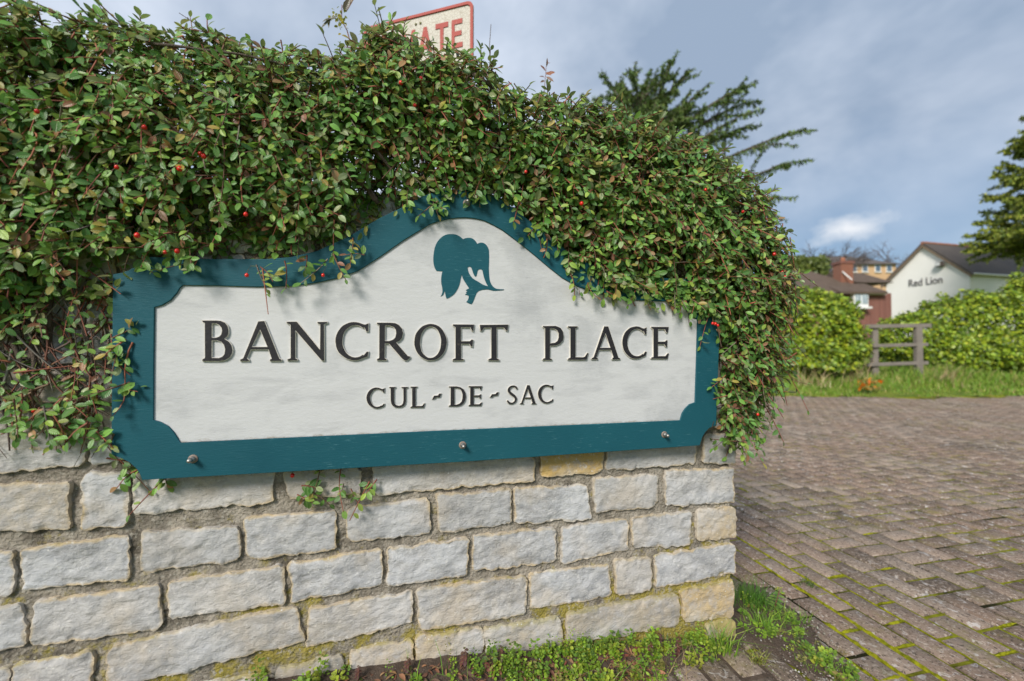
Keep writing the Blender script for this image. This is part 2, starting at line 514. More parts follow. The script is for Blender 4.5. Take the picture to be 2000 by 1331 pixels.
def m_grass_ground():
    t = NT('rough_grass_ground')
    c = t.mix(t.ramp(t.noise(1.6, 5, 0.6), 0.3, 0.7), (0.11, 0.17, 0.025), (0.21, 0.25, 0.04))
    c = t.mix(t.math('MULTIPLY', t.ramp(t.noise(6, 5, 0.7), 0.5, 0.7), 0.6), c, (0.17, 0.13, 0.06))
    return t.done(c, 0.95, t.bump(t.noise(40, 4), 1.0, 0.05), 0.1)

def m_brick(name, c1, c2, mort, sc=1.0):
    t = NT(name)
    br = t.n.new('ShaderNodeTexBrick')
    t.l.new(t.obj(), br.inputs['Vector'])
    br.inputs['Scale'].default_value = 4.0 * sc
    t.set(br.inputs['Color1'], c1); t.set(br.inputs['Color2'], c2); t.set(br.inputs['Mortar'], mort)
    return t.done(br.outputs[0], 0.9)

M = {}
M['stone'] = m_stone(); M['mortar'] = m_mortar(); M['teal'] = m_teal(); M['panel'] = m_panel(); M['black'] = m_black()
M['cream'] = simple('cream_letter_edge', (0.66, 0.62, 0.55), 0.7, 0.12, 60)
M['emblem'] = M['teal']
M['steel'] = simple('bolt_steel', (0.40, 0.39, 0.37), 0.48, 0.3, 90, metal=1.0)
M['rust'] = simple('rusty_washer', (0.22, 0.17, 0.14), 0.7, 0.4, 120)
M['leaf'] = m_leaf('cotoneaster_leaf', rough=0.37, trans=0.38)
M['ivy'] = m_leaf('hedge_leaf', under=(0.2, 0.24, 0.07), rib=(0.30, 0.36, 0.08), rough=0.42, trans=0.3)
M['needle'] = m_leaf('conifer_needles', under=(0.05, 0.08, 0.02), rib=(0.06, 0.10, 0.02), rough=0.6, trans=0.15)
M['weed'] = m_leaf('weed_leaf', under=(0.16, 0.22, 0.06), rib=(0.2, 0.3, 0.05), rough=0.5, trans=0.3)
M['stem'] = m_colattr('stem_bark', 0.7)
M['bark'] = simple('branch_bark', (0.115, 0.085, 0.066), 0.9, 0.45, 70, 0.8)
M['paver'] = m_paver(); M['moss'] = m_moss(); M['mossbright'] = m_moss('moss_bright', (0.19, 0.21, 0.012), (0.42, 0.42, 0.02), 0.3, 0.6, 22)
M['soil'] = m_soil(); M['grassg'] = m_grass_ground()
M['blade'] = m_colattr('grass_blade', 0.55)
M['wood'] = simple('weathered_fence_wood', (0.20, 0.175, 0.15), 0.9, 0.35, 6, 0.6)

# ------------------------------------------------------------------ shared generators
LT = np.array([0, .28, .55, .8, 1.0]); LW = np.array([0, .82, 1.0, .68, 0])
def leaf_arrays(P, D, N, L, Wd, col, fold=0.25, droop=0.12):
    """arrays of leaves: base point, direction, normal, length, width, colour"""
    n = len(P)
    D = D / (np.linalg.norm(D, axis=1, keepdims=True) + 1e-9)
    N = N - (N * D).sum(1, keepdims=True) * D
    N = N / (np.linalg.norm(N, axis=1, keepdims=True) + 1e-9)
    X = np.cross(D, N)
    fold = np.broadcast_to(fold, (n,)); droop = np.broadcast_to(droop, (n,))
    loc = []
    lf = []
    for (ti, sd) in [(0, 0)] + [(i, q) for i in (1, 2, 3) for q in (-1, 0, 1)] + [(4, 0)]:
        t = LT[ti]; x = sd * 0.5 * Wd * LW[ti]
        p = P + D * (t * L)[:, None] + X * x[:, None] + N * (fold * np.abs(x) - droop * L * t * t)[:, None]
        loc.append(p); lf.append(np.stack([np.full(n, sd * 1.0), np.full(n, t), RNG.random(n) * 0 + 0.5], 1))
    V = np.stack(loc, 1).reshape(-1, 3)
    LF = np.stack(lf, 1).reshape(-1, 3)
    C = np.repeat(col, 11, axis=0)
    b = (np.arange(n) * 11)[:, None]
    tq = np.array([[1, 2, 5, 4], [2, 3, 6, 5], [4, 5, 8, 7], [5, 6, 9, 8]]).reshape(1, -1)
    tt = np.array([[0, 3, 2], [0, 2, 1], [7, 8, 10], [8, 9, 10]]).reshape(1, -1)
    return V, (b + tq).reshape(-1, 4), (b + tt).reshape(-1, 3), C, LF

def leaf_object(name, A, mat, parent=None, kind=None):
    V, q, t, C, LF = A
    me = mesh_np(name, V, q, t, {'col': ('FLOAT_COLOR', C), 'lf': ('FLOAT_VECTOR', LF)})
    o = link(name, me, [mat], parent, True)
    if kind: o['kind'] = kind
    return o

def stems_arrays(paths, rads, cols, k=3):
    """many small tubes of equal point count: paths (n,m,3), rads (n,m), cols (n,3)"""
    n, m, _ = paths.shape
    T = np.zeros_like(paths)
    T[:, 1:-1] = paths[:, 2:] - paths[:, :-2]; T[:, 0] = paths[:, 1] - paths[:, 0]; T[:, -1] = paths[:, -1] - paths[:, -2]
    T /= np.linalg.norm(T, axis=2, keepdims=True) + 1e-9
    ref = np.where(np.abs(T[..., 2:3]) < 0.85, np.array([0, 0, 1.0]), np.array([1.0, 0, 0]))
    A = np.cross(T, ref); A /= np.linalg.norm(A, axis=2, keepdims=True) + 1e-9
    B = np.cross(T, A)
    ang = 2 * np.pi * np.arange(k) / k
    V = paths[:, :, None, :] + rads[:, :, None, None] * (np.cos(ang)[:, None] * A[:, :, None, :] + np.sin(ang)[:, None] * B[:, :, None, :])
    V = V.reshape(-1, 3)
    base = (np.arange(n) * m * k)[:, None, None, None]
    i = np.arange(m - 1)[None, :, None]; j = np.arange(k)[None, None, :]
    a = i * k + j; b = i * k + (j + 1) % k
    q = np.stack([a, b, b + k, a + k], -1)
    Q = (base + q).reshape(-1, 4)
    C = np.repeat(cols, m * k, axis=0)
    return V, Q, C

def blade_object(name, roots, H, Wd, lean, col, mat, parent=None, kind=None):
    """grass blades: 5 verts each, curved over by lean (n,2)"""
    n = len(roots)
    ang = RNG.random(n) * 2 * np.pi
    X = np.stack([np.cos(ang), np.sin(ang), np.zeros(n)], 1)
    ld = np.concatenate([lean, np.zeros((n, 1))], 1)
    up = np.array([0, 0, 1.0])
    def pt(t):
        return roots + up * (H * t * (1 - 0.25 * t * np.linalg.norm(lean, axis=1)))[:, None] + ld * (H * t * t)[:, None]
    w2 = (Wd / 2)[:, None] * X
    V = np.stack([pt(0) - w2, pt(0) + w2, pt(0.5) - w2 * 0.8, pt(0.5) + w2 * 0.8, pt(1.0)], 1).reshape(-1, 3)
    b = (np.arange(n) * 5)[:, None]
    me = mesh_np(name, V, b + np.array([[0, 1, 3, 2]]), b + np.array([[2, 3, 4]]), {'col': ('FLOAT_COLOR', np.repeat(col, 5, axis=0))})
    o = link(name, me, [mat], parent, True)
    if kind: o['kind'] = kind
    return o

def pick(cols, wts, n, jit=0.18):
    cols = np.array(cols, float); wts = np.array(wts, float) / np.sum(wts)
    c = cols[RNG.choice(len(cols), n, p=wts)]
    return np.clip(c * (1 + (RNG.random((n, 1)) - 0.5) * 2 * jit) * (1 + (RNG.random((n, 3)) - 0.5) * 0.16), 0, 1)

# ------------------------------------------------------------------ ground
gm = mesh_np('ground', [(-900, -300, -0.09), (900, -300, -0.09), (900, 1500, -0.09), (-900, 1500, -0.09)], [(0, 1, 2, 3)])
tag(link('ground', gm, [M['grassg']]), kind='structure')

# block paving: lattice fitted to the joints, 0.1 m units
PA = np.array([math.cos(-1.35162), math.sin(-1.35162)])
PB = np.array([-PA[1], PA[0]])
PO = np.array([1.6638, 2.1259])
PAV_FAR = 8.45
def lat(a, b):
    return PO + 0.1 * (np.asarray(a, float)[..., None] * PA + np.asarray(b, float)[..., None] * PB)

bricks = []                       # centre a, centre b, long axis (0 = A, 1 = B), cut length
for b in range(-30, 0):           # running bond near the camera, b from -30 to -1
    for a2 in range(-90, 40, 2):
        a = a2 + (0 if b % 2 == 1 else 1)
        bricks.append((a + 1.0, b + 0.5, 0, 2.0))
for i in range(-95, 40):          # herringbone beyond
    for j in range(0, 130):
        m = (i - j) % 4
        if m == 0: bricks.append((i + 1.0, j + 0.5, 0, 2.0))
        elif m == 2:
            if j == 0: bricks.append((i + 0.5, 0.5, 1, 1.0))
            else: bricks.append((i + 0.5, float(j), 1, 2.0))
bricks = np.array(bricks)
cen = lat(bricks[:, 0], bricks[:, 1])
rel = np.concatenate([cen, np.zeros((len(cen), 1))], 1) - K3
uu, nn = rel @ W3, rel @ N3
lim = PAV_FAR + 0.18 * np.sin(cen[:, 0] * 1.3) + 0.1 * np.sin(cen[:, 0] * 3.7)
keep = (cen[:, 1] > 0.45) & (cen[:, 1] < lim) & (cen[:, 0] > -1.3) & (cen[:, 0] < 12.6) & ~((uu < 0.03) & (nn < 0.03))
keep &= cen[:, 0] < 1.45 * cen[:, 1] + 2.0
bricks, cen = bricks[keep], cen[keep]

paving = empty('block_pavement', (1.6638, 2.1259, 0.0)); tag(paving, kind='structure')
def paver_verts(hl, hw):
    o, t = 0.0058, 0.0060
    vs = []
    for (e, z) in ((o, -0.05), (o, -0.006), (o + t, 0.0)):
        for sx, sy in ((-1, -1), (1, -1), (1, 1), (-1, 1)):
            vs.append((sx * (hl - e), sy * (hw - e), z))
    fs = [(8, 9, 10, 11)]
    for r in (0, 4):
        for q in range(4):
            fs.append((r + q, r + (q + 1) % 4, r + 4 + (q + 1) % 4, r + 4 + q))
    return np.array(vs), np.array(fs)
px_, py_ = to_px(np.concatenate([cen, np.zeros((len(cen), 1))], 1))
vis = (px_ > 1180) & (px_ < 2040) & (py_ > 700) & (py_ < 1370)
vis &= ~((px_ < 1436) & (py_ < 1240))
order = np.argsort(np.where(vis, cen[:, 1], 1e6))
big = order[:300]
PV, PF = paver_verts(0.1, 0.05)
pm = mesh_np('paver', PV, PF); pm.materials.append(M['paver'])
PVh, _ = paver_verts(0.05, 0.05)
pmh = mesh_np('half_paver', PVh, PF); pmh.materials.append(M['paver'])
angA = math.atan2(PA[1], PA[0])
def paver_pose(i):
    a, b, ax, ln_ = bricks[i]
    ang = angA + (math.pi / 2 if ax == 1 else 0) + RNG.normal(0, 0.012)
    dz = RNG.normal(0, 0.0013)
    tx, ty = RNG.normal(0, 0.005, 2)
    R = Matrix.Rotation(ang, 3, 'Z') @ Matrix.Rotation(tx, 3, 'X') @ Matrix.Rotation(ty, 3, 'Y')
    p = cen[i] + RNG.normal(0, 0.0012, 2)
    return R, Vector((p[0], p[1], dz)), ln_
bigset = set(big.tolist())
for i in big:
    R, p, ln_ = paver_pose(i)
    o = bpy.data.objects.new('paver', pm if ln_ > 1.5 else pmh)
    COL.objects.link(o); o.parent = paving
    o.matrix_local = Matrix.Translation(p - Vector((1.6638, 2.1259, 0.0))) @ R.to_4x4()
rest = [i for i in range(len(bricks)) if i not in bigset]
VV, FF = [], []
for q, i in enumerate(rest):
    R, p, ln_ = paver_pose(i)
    VV.append((PV if ln_ > 1.5 else PVh) @ np.array(R).T + np.array(p) - np.array([1.6638, 2.1259, 0.0]))
    FF.append(PF + q * 12)
o = link('pavers', mesh_np('pavers', np.concatenate(VV), np.concatenate(FF)), [M['paver']], paving)
o['kind'] = 'stuff'
bedm = mesh_np('joint_bed', [(-1.6 - 1.6638, .3 - 2.1259, -.0065), (12.8 - 1.6638, .3 - 2.1259, -.0065), (12.8 - 1.6638, 8.9 - 2.1259, -.0065), (-1.6 - 1.6638, 8.9 - 2.1259, -.0065)], [(0, 1, 2, 3)])
link('joint_bed', bedm, [M['moss']], paving)

# bright moss cushions standing in the wider joints
def moss_strip(pts, wd, hgt, seed):
    """pts in lattice units; returns verts/quads of a lumpy strip"""
    pts = np.array(pts, float)
    seg = np.linalg.norm(np.diff(pts, axis=0), axis=1); cum = np.concatenate([[0], np.cumsum(seg)])
    n = max(4, int(cum[-1] * 10))
    tt = np.linspace(0, cum[-1], n)
    P = np.stack([np.interp(tt, cum, pts[:, 0]), np.interp(tt, cum, pts[:, 1])], 1)
    T = np.gradient(P, axis=0); T /= np.linalg.norm(T, axis=1, keepdims=True) + 1e-9
    Nn = np.stack([-T[:, 1], T[:, 0]], 1)
    V = []
    for i in range(n):
        taper = min(1, i / 2.5, (n - 1 - i) / 2.5)
        ww = wd * (0.10 + 1.15 * max(0.0, 0.45 + 0.8 * mnoise.noise(Vector((tt[i] * 1.9, seed, 0))))) * (0.15 + 0.85 * taper)
        for s_ in np.linspace(-1, 1, 7):
            q = P[i] + Nn[i] * (s_ * ww * 5.0 * (1 + 0.35 * mnoise.noise(Vector((tt[i] * 6, s_ * 2, seed)))))
            xy = lat(np.array(q[0]), np.array(q[1]))
            z = (1 - s_ * s_) * hgt * taper * (0.6 + 0.8 * mnoise.noise(Vector((tt[i] * 5, s_ * 3, seed + 3)))) - 0.0045 + 0.003 * (1 - abs(s_))
            V.append((xy[0], xy[1], z))
    Q = [(i * 7 + j, i * 7 + j + 1, (i + 1) * 7 + j + 1, (i + 1) * 7 + j) for i in range(n - 1) for j in range(6)]
    return np.array(V), np.array(Q)
mossV, mossQ, off = [], [], 0
MS = [([(2.0, -5), (9.5, -5)], .026, .010), ([(4.3, -6), (10, -6)], .022, .009), ([(5, -5.1), (5, -6)], .022, .008), ([(3, -4), (3, -5)], .014, .006),
      ([(1, -4), (4, -4)], .014, .006), ([(2, -3), (2, -2)], .010, .005), ([(0, -5), (2.0, -5)], .014, .006), ([(7, -6), (7, -7)], .02, .008), ([(4, -3), (4, -2)], .013, .006),
      ([(6, -5), (6, -4)], .014, .006), ([(3, -2), (3, -1)], .009, .005), ([(-3, -4), (1, -4)], .009, .005), ([(5, -3.9), (5, -3)], .015, .006), ([(7, -2), (7, -1)], .012, .005),
      ([(5, -1), (5, 0)], .010, .004), ([(6, -7), (11, -7)], .014, .006), ([(8, -4), (11, -4)], .009, .004), ([(3, -3), (7, -3)], .008, .004), ([(6, 0), (6, 1)], .010, .005), ([(2, 0), (2, .8)], .012, .006),
      ([(-1, 3), (-1, 4)], .014, .006), ([(-6, 5), (-5, 5.5)], .02, .008), ([(0, 7), (0, 8.5)], .018, .008), ([(-9, 2), (-8, 2)], .016, .008)]
for q, (pts, wd, hg) in enumerate(MS):
    v, f = moss_strip(pts, wd, hg, q * 3.7)
    mossV.append(v); mossQ.append(f + off); off += len(v)
tag(link('moss', mesh_np('moss', np.concatenate(mossV), np.concatenate(mossQ)), [M['mossbright']], None, True), 'bright yellow-green moss growing in the paving joints', 'moss', kind='stuff')

# bank of soil against the wall foot
def bank_z(u, n):
    t = np.clip(-np.asarray(u, float), 0, None)
    h0 = 0.125 * np.minimum(t, 1.05) + 0.05 * np.clip(t - 1.05, 0, 1.0)
    wd = 0.055 + 0.16 * np.clip(t - 0.2, 0, 0.8) + 0.25 * np.clip(t - 1.0, 0, 1.5)
    return h0 * (1 - smooth01(0.0, 1.0, np.asarray(n, float) / wd)) - 0.012 * smooth01(0.8, 1.1, np.asarray(n, float) / wd) + 0.006
us = np.linspace(-2.6, -0.01, 130); ns = np.linspace(-0.03, 0.6, 50)
U, Nn_ = np.meshgrid(us, ns, indexing='ij')
Z = bank_z(U, Nn_)
Z += np.vectorize(lambda a, b: 0.006 * mnoise.fractal(Vector((a * 22, b * 22, 1)), 1, 2, 4))(U, Nn_) * (Z > 0.002)
V = wp(U, Z, Nn_).reshape(-1, 3)
nu, nv = U.shape
idx = np.arange(nu * nv).reshape(nu, nv)
Q = np.stack([idx[:-1, :-1], idx[:-1, 1:], idx[1:, 1:], idx[1:, :-1]], -1).reshape(-1, 4)[:, ::-1]
tag(link('soil_bank', mesh_np('soil_bank', V, Q), [M['soil']], None, True), kind='structure')

# soil pocket at the wall corner, over the first pavers
SP = at_z(np.array([1437, 1470, 1510, 1560, 1582, 1602, 1640, 1690, 1610, 1560, 1510, 1460, 1425, 1405]), np.array([1135, 1135, 1160, 1195, 1215, 1250, 1290, 1331, 1331, 1305, 1275, 1258, 1258, 1252]), 0.0)
c0 = SP.mean(0)
V, Q, T = [c0 + [0, 0, 0.010]], [], []
rings = 9
for r in range(1, rings + 1):
    for p in SP:
        q = c0 + (p - c0) * (r / rings)
        z = 0.011 * (1 - (r / rings) ** 3) + 0.006 * fbm(q * 25, 4) * (1 - r / rings) - 0.004 * (r == rings)
        jx = 0.012 * mnoise.noise(Vector(q * 30)) * (r / rings)
        V.append((q[0] + jx, q[1] + jx, z))
ns_ = len(SP)
for j in range(ns_):
    T.append((0, 1 + j, 1 + (j + 1) % ns_))
for r in range(rings - 1):
    for j in range(ns_):
        a, b = 1 + r * ns_ + j, 1 + r * ns_ + (j + 1) % ns_
        Q.append((a, a + ns_, b + ns_, b))
me = mesh_np('soil_pocket', V, Q, T)
bm = bmesh.new(); bm.from_mesh(me); bmesh.ops.recalc_face_normals(bm, faces=bm.faces); bm.to_mesh(me); bm.free()
tag(link('soil_pocket', me, [M['soil']], None, True), kind='structure')

# soil behind the wall
p0, p1, p2, p3 = wp(-6.0, -0.02, -0.30), wp(0.05, -0.02, -0.30), wp(0.05, -0.02, -6.0), wp(-6.0, -0.02, -6.0)
tag(link('planting_bed', mesh_np('planting_bed', [p0, p1, p2, p3], [(0, 1, 2, 3)]), [M['soil']]), kind='structure')

# grass verge and the rise behind it
def verge_z(x, y):
    return 0.46 * smooth01(8.5, 11.2, y) - 0.02 + 0.05 * np.sin(x * 0.9 + 0.5) * smooth01(9, 11, y)
xs = np.linspace(-8, 40, 97); ys = np.concatenate([np.linspace(8.2, 13, 33), np.linspace(14, 70, 15)])
X, Y = np.meshgrid(xs, ys, indexing='ij')
edge = 0.18 * np.sin(X * 1.3) + 0.1 * np.sin(X * 3.7)
Zv = verge_z(X, Y - edge * smooth01(11, 8.5, Y)) + np.vectorize(lambda a, b: 0.03 * mnoise.fractal(Vector((a * 2, b * 2, 4)), 1, 2, 3))(X, Y) * smooth01(8.5, 9.5, Y)
idx = np.arange(X.size).reshape(X.shape)
Q = np.stack([idx[:-1, :-1], idx[1:, :-1], idx[1:, 1:], idx[:-1, 1:]], -1).reshape(-1, 4)
tag(link('grass_verge', mesh_np('grass_verge', np.stack([X, Y, Zv], -1).reshape(-1, 3), Q), [M['grassg']], None, True), kind='structure')

# ------------------------------------------------------------------ stone wall
FR = np.eye(4); FR[:3, 0] = W3; FR[:3, 1] = (0, 0, 1); FR[:3, 2] = N3; FR[:3, 3] = K3
FRAME = Matrix(FR.tolist())                       # local x along the wall, y up, z out of it
wall = empty('stone_wall', mat=FRAME)
tag(wall, 'rough grey limestone wall with recessed mortar carrying the name sign', 'wall')

# traced stones: TL TR BR BL in photo pixels, read back onto the wall's face; t = tan stone
ST = [
 ((-60,838),(161,842),(163,907),(-60,928),0), ((176,848),(262,840),(262,898),(178,908),0),
 ((-60,952),(134,944),(130,1032),(-60,1042),.25), ((164,928),(250,926),(244,1024),(162,1034),0), ((262,930),(535,920),(530,982),(260,1004),.12),
 ((556,925),(702,912),(705,963),(566,974),.1), ((728,905),(1041,886),(1043,938),(735,966),.12), ((1057,882),(1180,874),(1176,922),(1056,931),1),
 ((1186,872),(1360,864),(1358,906),(1184,918),0), ((1376,850),(1436,848),(1436,906),(1374,904),0), ((1393,772),(1437,770),(1437,830),(1393,835),0),
 ((-60,1082),(22,1078),(20,1162),(-60,1168),0), ((38,1078),(250,1048),(252,1130),(44,1152),0), ((272,1042),(466,1031),(467,1091),(282,1118),0),
 ((476,1014),(656,1000),(655,1073),(486,1091),0), ((677,994),(834,976),(840,1042),(680,1058),0), ((854,970),(998,957),(998,1021),(858,1040),0),
 ((1006,956),(1145,949),(1154,1013),(1008,1022),0), ((1160,936),(1282,928),(1282,990),(1163,1000),0), ((1300,921),(1432,916),(1434,982),(1302,989),0),
 ((-60,1200),(40,1184),(50,1262),(-60,1280),0), ((66,1180),(312,1144),(313,1225),(58,1264),0), ((328,1140),(550,1108),(556,1178),(332,1210),0),
 ((566,1104),(745,1075),(745,1142),(570,1176),0), ((757,1073),(915,1054),(910,1121),(758,1142),0), ((925,1048),(1085,1034),(1084,1097),(924,1115),0),
 ((1099,1032),(1226,1016),(1226,1074),(1098,1100),0), ((1234,1013),(1350,1000),(1348,1063),(1236,1071),0), ((1361,997),(1436,992),(1438,1050),(1364,1054),.45),
 ((26,1302),(178,1275),(177,1350),(26,1374),0), ((-60,1318),(15,1305),(15,1378),(-60,1394),0),
 ((210,1268),(574,1186),(594,1252),(212,1348),.1), ((604,1190),(802,1160),(802,1216),(600,1266),.1), ((816,1153),(1028,1127),(1026,1200),(820,1228),.1),
 ((1036,1123),(1190,1105),(1192,1165),(1040,1188),0), ((1200,1097),(1270,1090),(1272,1151),(1206,1163),.1), ((1282,1087),(1436,1062),(1436,1120),(1282,1148),0),
 ((540,1312),(668,1282),(672,1330),(540,1362),.3), ((684,1276),(804,1252),(806,1308),(686,1330),.3), ((812,1246),(942,1228),(942,1290),(814,1312),.3),
 ((948,1230),(1094,1206),(1098,1262),(950,1284),.3), ((1106,1200),(1322,1162),(1328,1222),(1108,1258),.3), ((1332,1155),(1434,1134),(1431,1206),(1338,1216),.55),
 ((1380,1222),(1434,1212),(1435,1250),(1384,1256),.6), ((-60,1404),(190,1365),(195,1440),(-60,1480),0), ((205,1372),(520,1318),(522,1390),(208,1440),.2)]
MORT_N = -0.0058
def stone_mesh(quad, tan, seed, edge_stone=False, relief=1.0):
    q = np.array(quad, float)                       # TL TR BR BL as (u, z)
    wdt = np.linalg.norm(q[1] - q[0]); hgt = np.linalg.norm(q[3] - q[0])
    nx = int(np.clip(wdt / 0.0045, 8, 80)); ny = int(np.clip(hgt / 0.0045, 6, 32))
    s = np.linspace(0, 1, nx + 1); t = np.linspace(0, 1, ny + 1)
    Sg, Tg = np.meshgrid(s, t, indexing='ij')
    top = q[0] + (q[1] - q[0]) * Sg[..., None]; bot = q[3] + (q[2] - q[3]) * Sg[..., None]
    P = top + (bot - top) * Tg[..., None]
    ds = np.minimum(Sg, 1 - Sg) * wdt; dt = np.minimum(Tg, 1 - Tg) * hgt
    c = P[..., :].mean((0, 1))
    # round the corners and wobble the outline
    cr = 0.007 + 0.005 * mnoise.noise(Vector((seed, 1, 2)))
    cornerw = np.clip(1 - ds / cr, 0, 1) * np.clip(1 - dt / cr, 0, 1)
    dirc = np.stack([np.sign(0.5 - Sg), np.sign(Tg - 0.5)], -1)
    P = P + dirc * (cornerw * 0.55 * cr)[..., None]
    dist = np.minimum(ds, dt)
    Vn = np.zeros(P.shape[:2]); rim = np.zeros(P.shape[:2]); lich = np.zeros(P.shape[:2])
    for i in range(nx + 1):
        for j in range(ny + 1):
            u, z = P[i, j]
            e = math.exp(-dist[i, j] / 0.022)
            wob = mnoise.fractal(Vector((u * 24 + seed, z * 24, 3.1)), .7, 2, 5)
            wob2 = mnoise.fractal(Vector((u * 24 + seed, z * 24, 9.1)), .7, 2, 5)
            P[i, j] += np.array([wob, wob2]) * 0.0065 * e + np.array([Sg[i, j] - .5, .5 - Tg[i, j]]) * 0.006 * e
            r1 = mnoise.fractal(Vector((u * 11 + seed, z * 19 - u * 6, seed)), 0.7, 2.1, 7)
            r2 = mnoise.ridged_multi_fractal(Vector((u * 16 - z * 9, z * 22 + u * 6, seed * 2)), 1.0, 2.1, 4, 1.0, 2.0) - 1.2
            d = dist[i, j]
            rnd = -0.0010 * math.exp(-d / 0.0012)
            Vn[i, j] = rnd + relief * (0.0032 * r1 + 0.0022 * r2) + 0.005 + 0.004 * mnoise.noise(Vector((seed * 3, 0, 0)))
            if d < 0.010 and mnoise.noise(Vector((u * 45 + seed, z * 45, 6.0))) > 0.28: Vn[i, j] -= 0.0035
            rim[i, j] = math.exp(-d / 0.0085) * (1.0 if Tg[i, j] < .5 or dt[i, j] > ds[i, j] else 0.95)
            lich[i, j] = 0.95 * math.exp(-max(z, 0) / 0.16) + (0.85 * math.exp(-dt[i, j] / 0.010) * math.exp(-max(z, 0) / 0.7) if Tg[i, j] < 0.5 else 0.22 * math.exp(-dt[i, j] / 0.012))
    V = np.concatenate([P.reshape(-1, 2), Vn.reshape(-1, 1)], 1)
    idx = np.arange(V.shape[0]).reshape(nx + 1, ny + 1)
    Q = np.stack([idx[:-1, :-1], idx[:-1, 1:], idx[1:, 1:], idx[1:, :-1]], -1).reshape(-1, 4)
    # skirt back into the wall
    per = np.concatenate([idx[:, 0], idx[-1, 1:], idx[::-1, -1][1:], idx[0, ::-1][1:-1]])
    back = V[per].copy()
    back[:, 2] = -0.05
    if edge_stone:
        right = back[:, 0] > q[:, 0].max() - 0.035
        back[:, 2] = -0.30
    nb = len(V)
    m = len(per)
    V = np.concatenate([V, V[per], back])
    k_ = np.arange(m)
    Q2 = np.stack([nb + k_, nb + (k_ + 1) % m, nb + m + (k_ + 1) % m, nb + m + k_], -1)
    rimA = np.concatenate([rim.ravel(), np.full(2 * m, 0.8)]); lichA = np.concatenate([lich.ravel(), lich.ravel()[per], lich.ravel()[per]])
    me = mesh_np('stone', V, np.concatenate([Q, Q2]), None, {'rim': ('FLOAT', rimA), 'lich': ('FLOAT', lichA), 'tan': ('FLOAT', np.full(len(V), tan))})
    return me
placed = []
for i, (tl, tr, br, bl, tan) in enumerate(ST):
    quad = []
    for (x, y) in (tl, tr, br, bl):
        u, z = on_wall(np.array(float(x)), np.array(float(y)), 0.004)
        quad.append((float(u), float(z)))
    edge_s = max(tr[0], br[0]) > 1425
    o = link('stone', stone_mesh(quad, tan, 3.3 * i + 1, edge_s), [M['stone']], wall, False)
    placed.append(quad)
# courses above the traced ones, seen between leaves and beside the sign
rowz = [(0.70, 0.79), (0.80, 0.885), (0.90, 0.975), (0.99, 1.075), (1.09, 1.165), (1.18, 1.27), (1.285, 1.36), (1.375, 1.45)]
for r, (za, zb_) in enumerate(rowz):
    u = -3.0 + 0.11 * (r % 2)
    while u < -0.02:
        ln_ = random.uniform(0.15, 0.30)
        u1 = min(u + ln_, -0.004)
        if -0.06 < u1 < -0.004: u1 = -0.004
        hidden = (u > -1.62 and u1 < -0.14 and zb_ < 1.12 and za > 0.78)
        leftzone = r == 0 and u > -2.2 and u1 < -0.1
        rightcorner = u1 > -0.12 and za < 0.89
        if u1 - u > 0.05 and not hidden and not leftzone and not rightcorner and not (r == 0 and u1 > -2.2):
            j = lambda: random.uniform(-0.006, 0.006)
            quad = [(u + j(), zb_ + j()), (u1, zb_ + j()), (u1, za + j()), (u + j(), za + j())]
            link('stone', stone_mesh(quad, random.choice([0, 0, .2, .5]), 100 + r * 17.3 + u * 9, u1 > -0.01), [M['stone']], wall, False)
        u = u1 + random.uniform(0.012, 0.022)
# the same courses carried on to the left of the photograph's frame
ul = float(on_wall(np.array(-60.0), np.array(1000.0), 0.004)[0]) - 0.016
for r, (za, zb_) in enumerate([(.02, .10), (.117, .20), (.217, .30), (.317, .405), (.422, .505), (.522, .605), (.622, .69)]):
    u = -3.0 + 0.09 * (r % 2)
    while u < ul - 0.05:
        u1 = u + random.uniform(0.16, 0.30)
        if u1 > ul - 0.10: u1 = ul
        quad = [(u, zb_), (u1, zb_ + random.uniform(-.004, .004)), (u1, za), (u, za + random.uniform(-.004, .004))]
        link('stone', stone_mesh(quad, random.choice([0, 0, .2]), 300 + r * 11.3 + u * 9), [M['stone']], wall, False)
        u = u1 + 0.016
# mortar face and core
us = np.arange(-3.05, -0.012, 0.008); zs_ = np.arange(-0.06, 1.47, 0.008)
U, Zg = np.meshgrid(us, zs_, indexing='ij')
Nz = np.zeros_like(U); li = np.zeros_like(U)
for i in range(U.shape[0]):
    for j in range(U.shape[1]):
        v = Vector((U[i, j] * 14, Zg[i, j] * 14, 2.0))
        Nz[i, j] = MORT_N + 0.0042 * mnoise.fractal(v, 0.7, 2.2, 6)
li = 0.75 * np.exp(-np.clip(Zg, 0, None) / 0.28) + 0.42 * np.exp(-np.clip(Zg, 0, None) / 0.8)
V = np.stack([U, Zg, Nz], -1).reshape(-1, 3)
idx = np.arange(len(V)).reshape(U.shape)
Q = np.stack([idx[:-1, :-1], idx[1:, :-1], idx[1:, 1:], idx[:-1, 1:]], -1).reshape(-1, 4)
link('mortar', mesh_np('mortar', V, Q, None, {'lich': ('FLOAT', li.ravel())}), [M['mortar']], wall, True)
mb = MB(); mb.box((-1.54, 0.70, -0.165), (3.05, 1.54, 0.26))
link('wall_core', mb.build('wall_core', M['mortar'], wall).data, None, None) if False else mb.build('wall_core', M['mortar'], wall)

# ------------------------------------------------------------------ name sign
def loop_uv(pts, n):
    a = np.array(pts, float)
    u, z = on_wall(a[:, 0], a[:, 1], n)
    return list(zip(u.tolist(), z.tolist()))

def chaikin(p, it=1, closed=True):
    p = [np.array(q, float) for q in p]
    for _ in range(it):
        r = []
        for i in range(len(p) if closed else len(p) - 1):
            a, b = p[i], p[(i + 1) % len(p)]
            r += [a * .75 + b * .25, a * .25 + b * .75]
        p = r
    return p

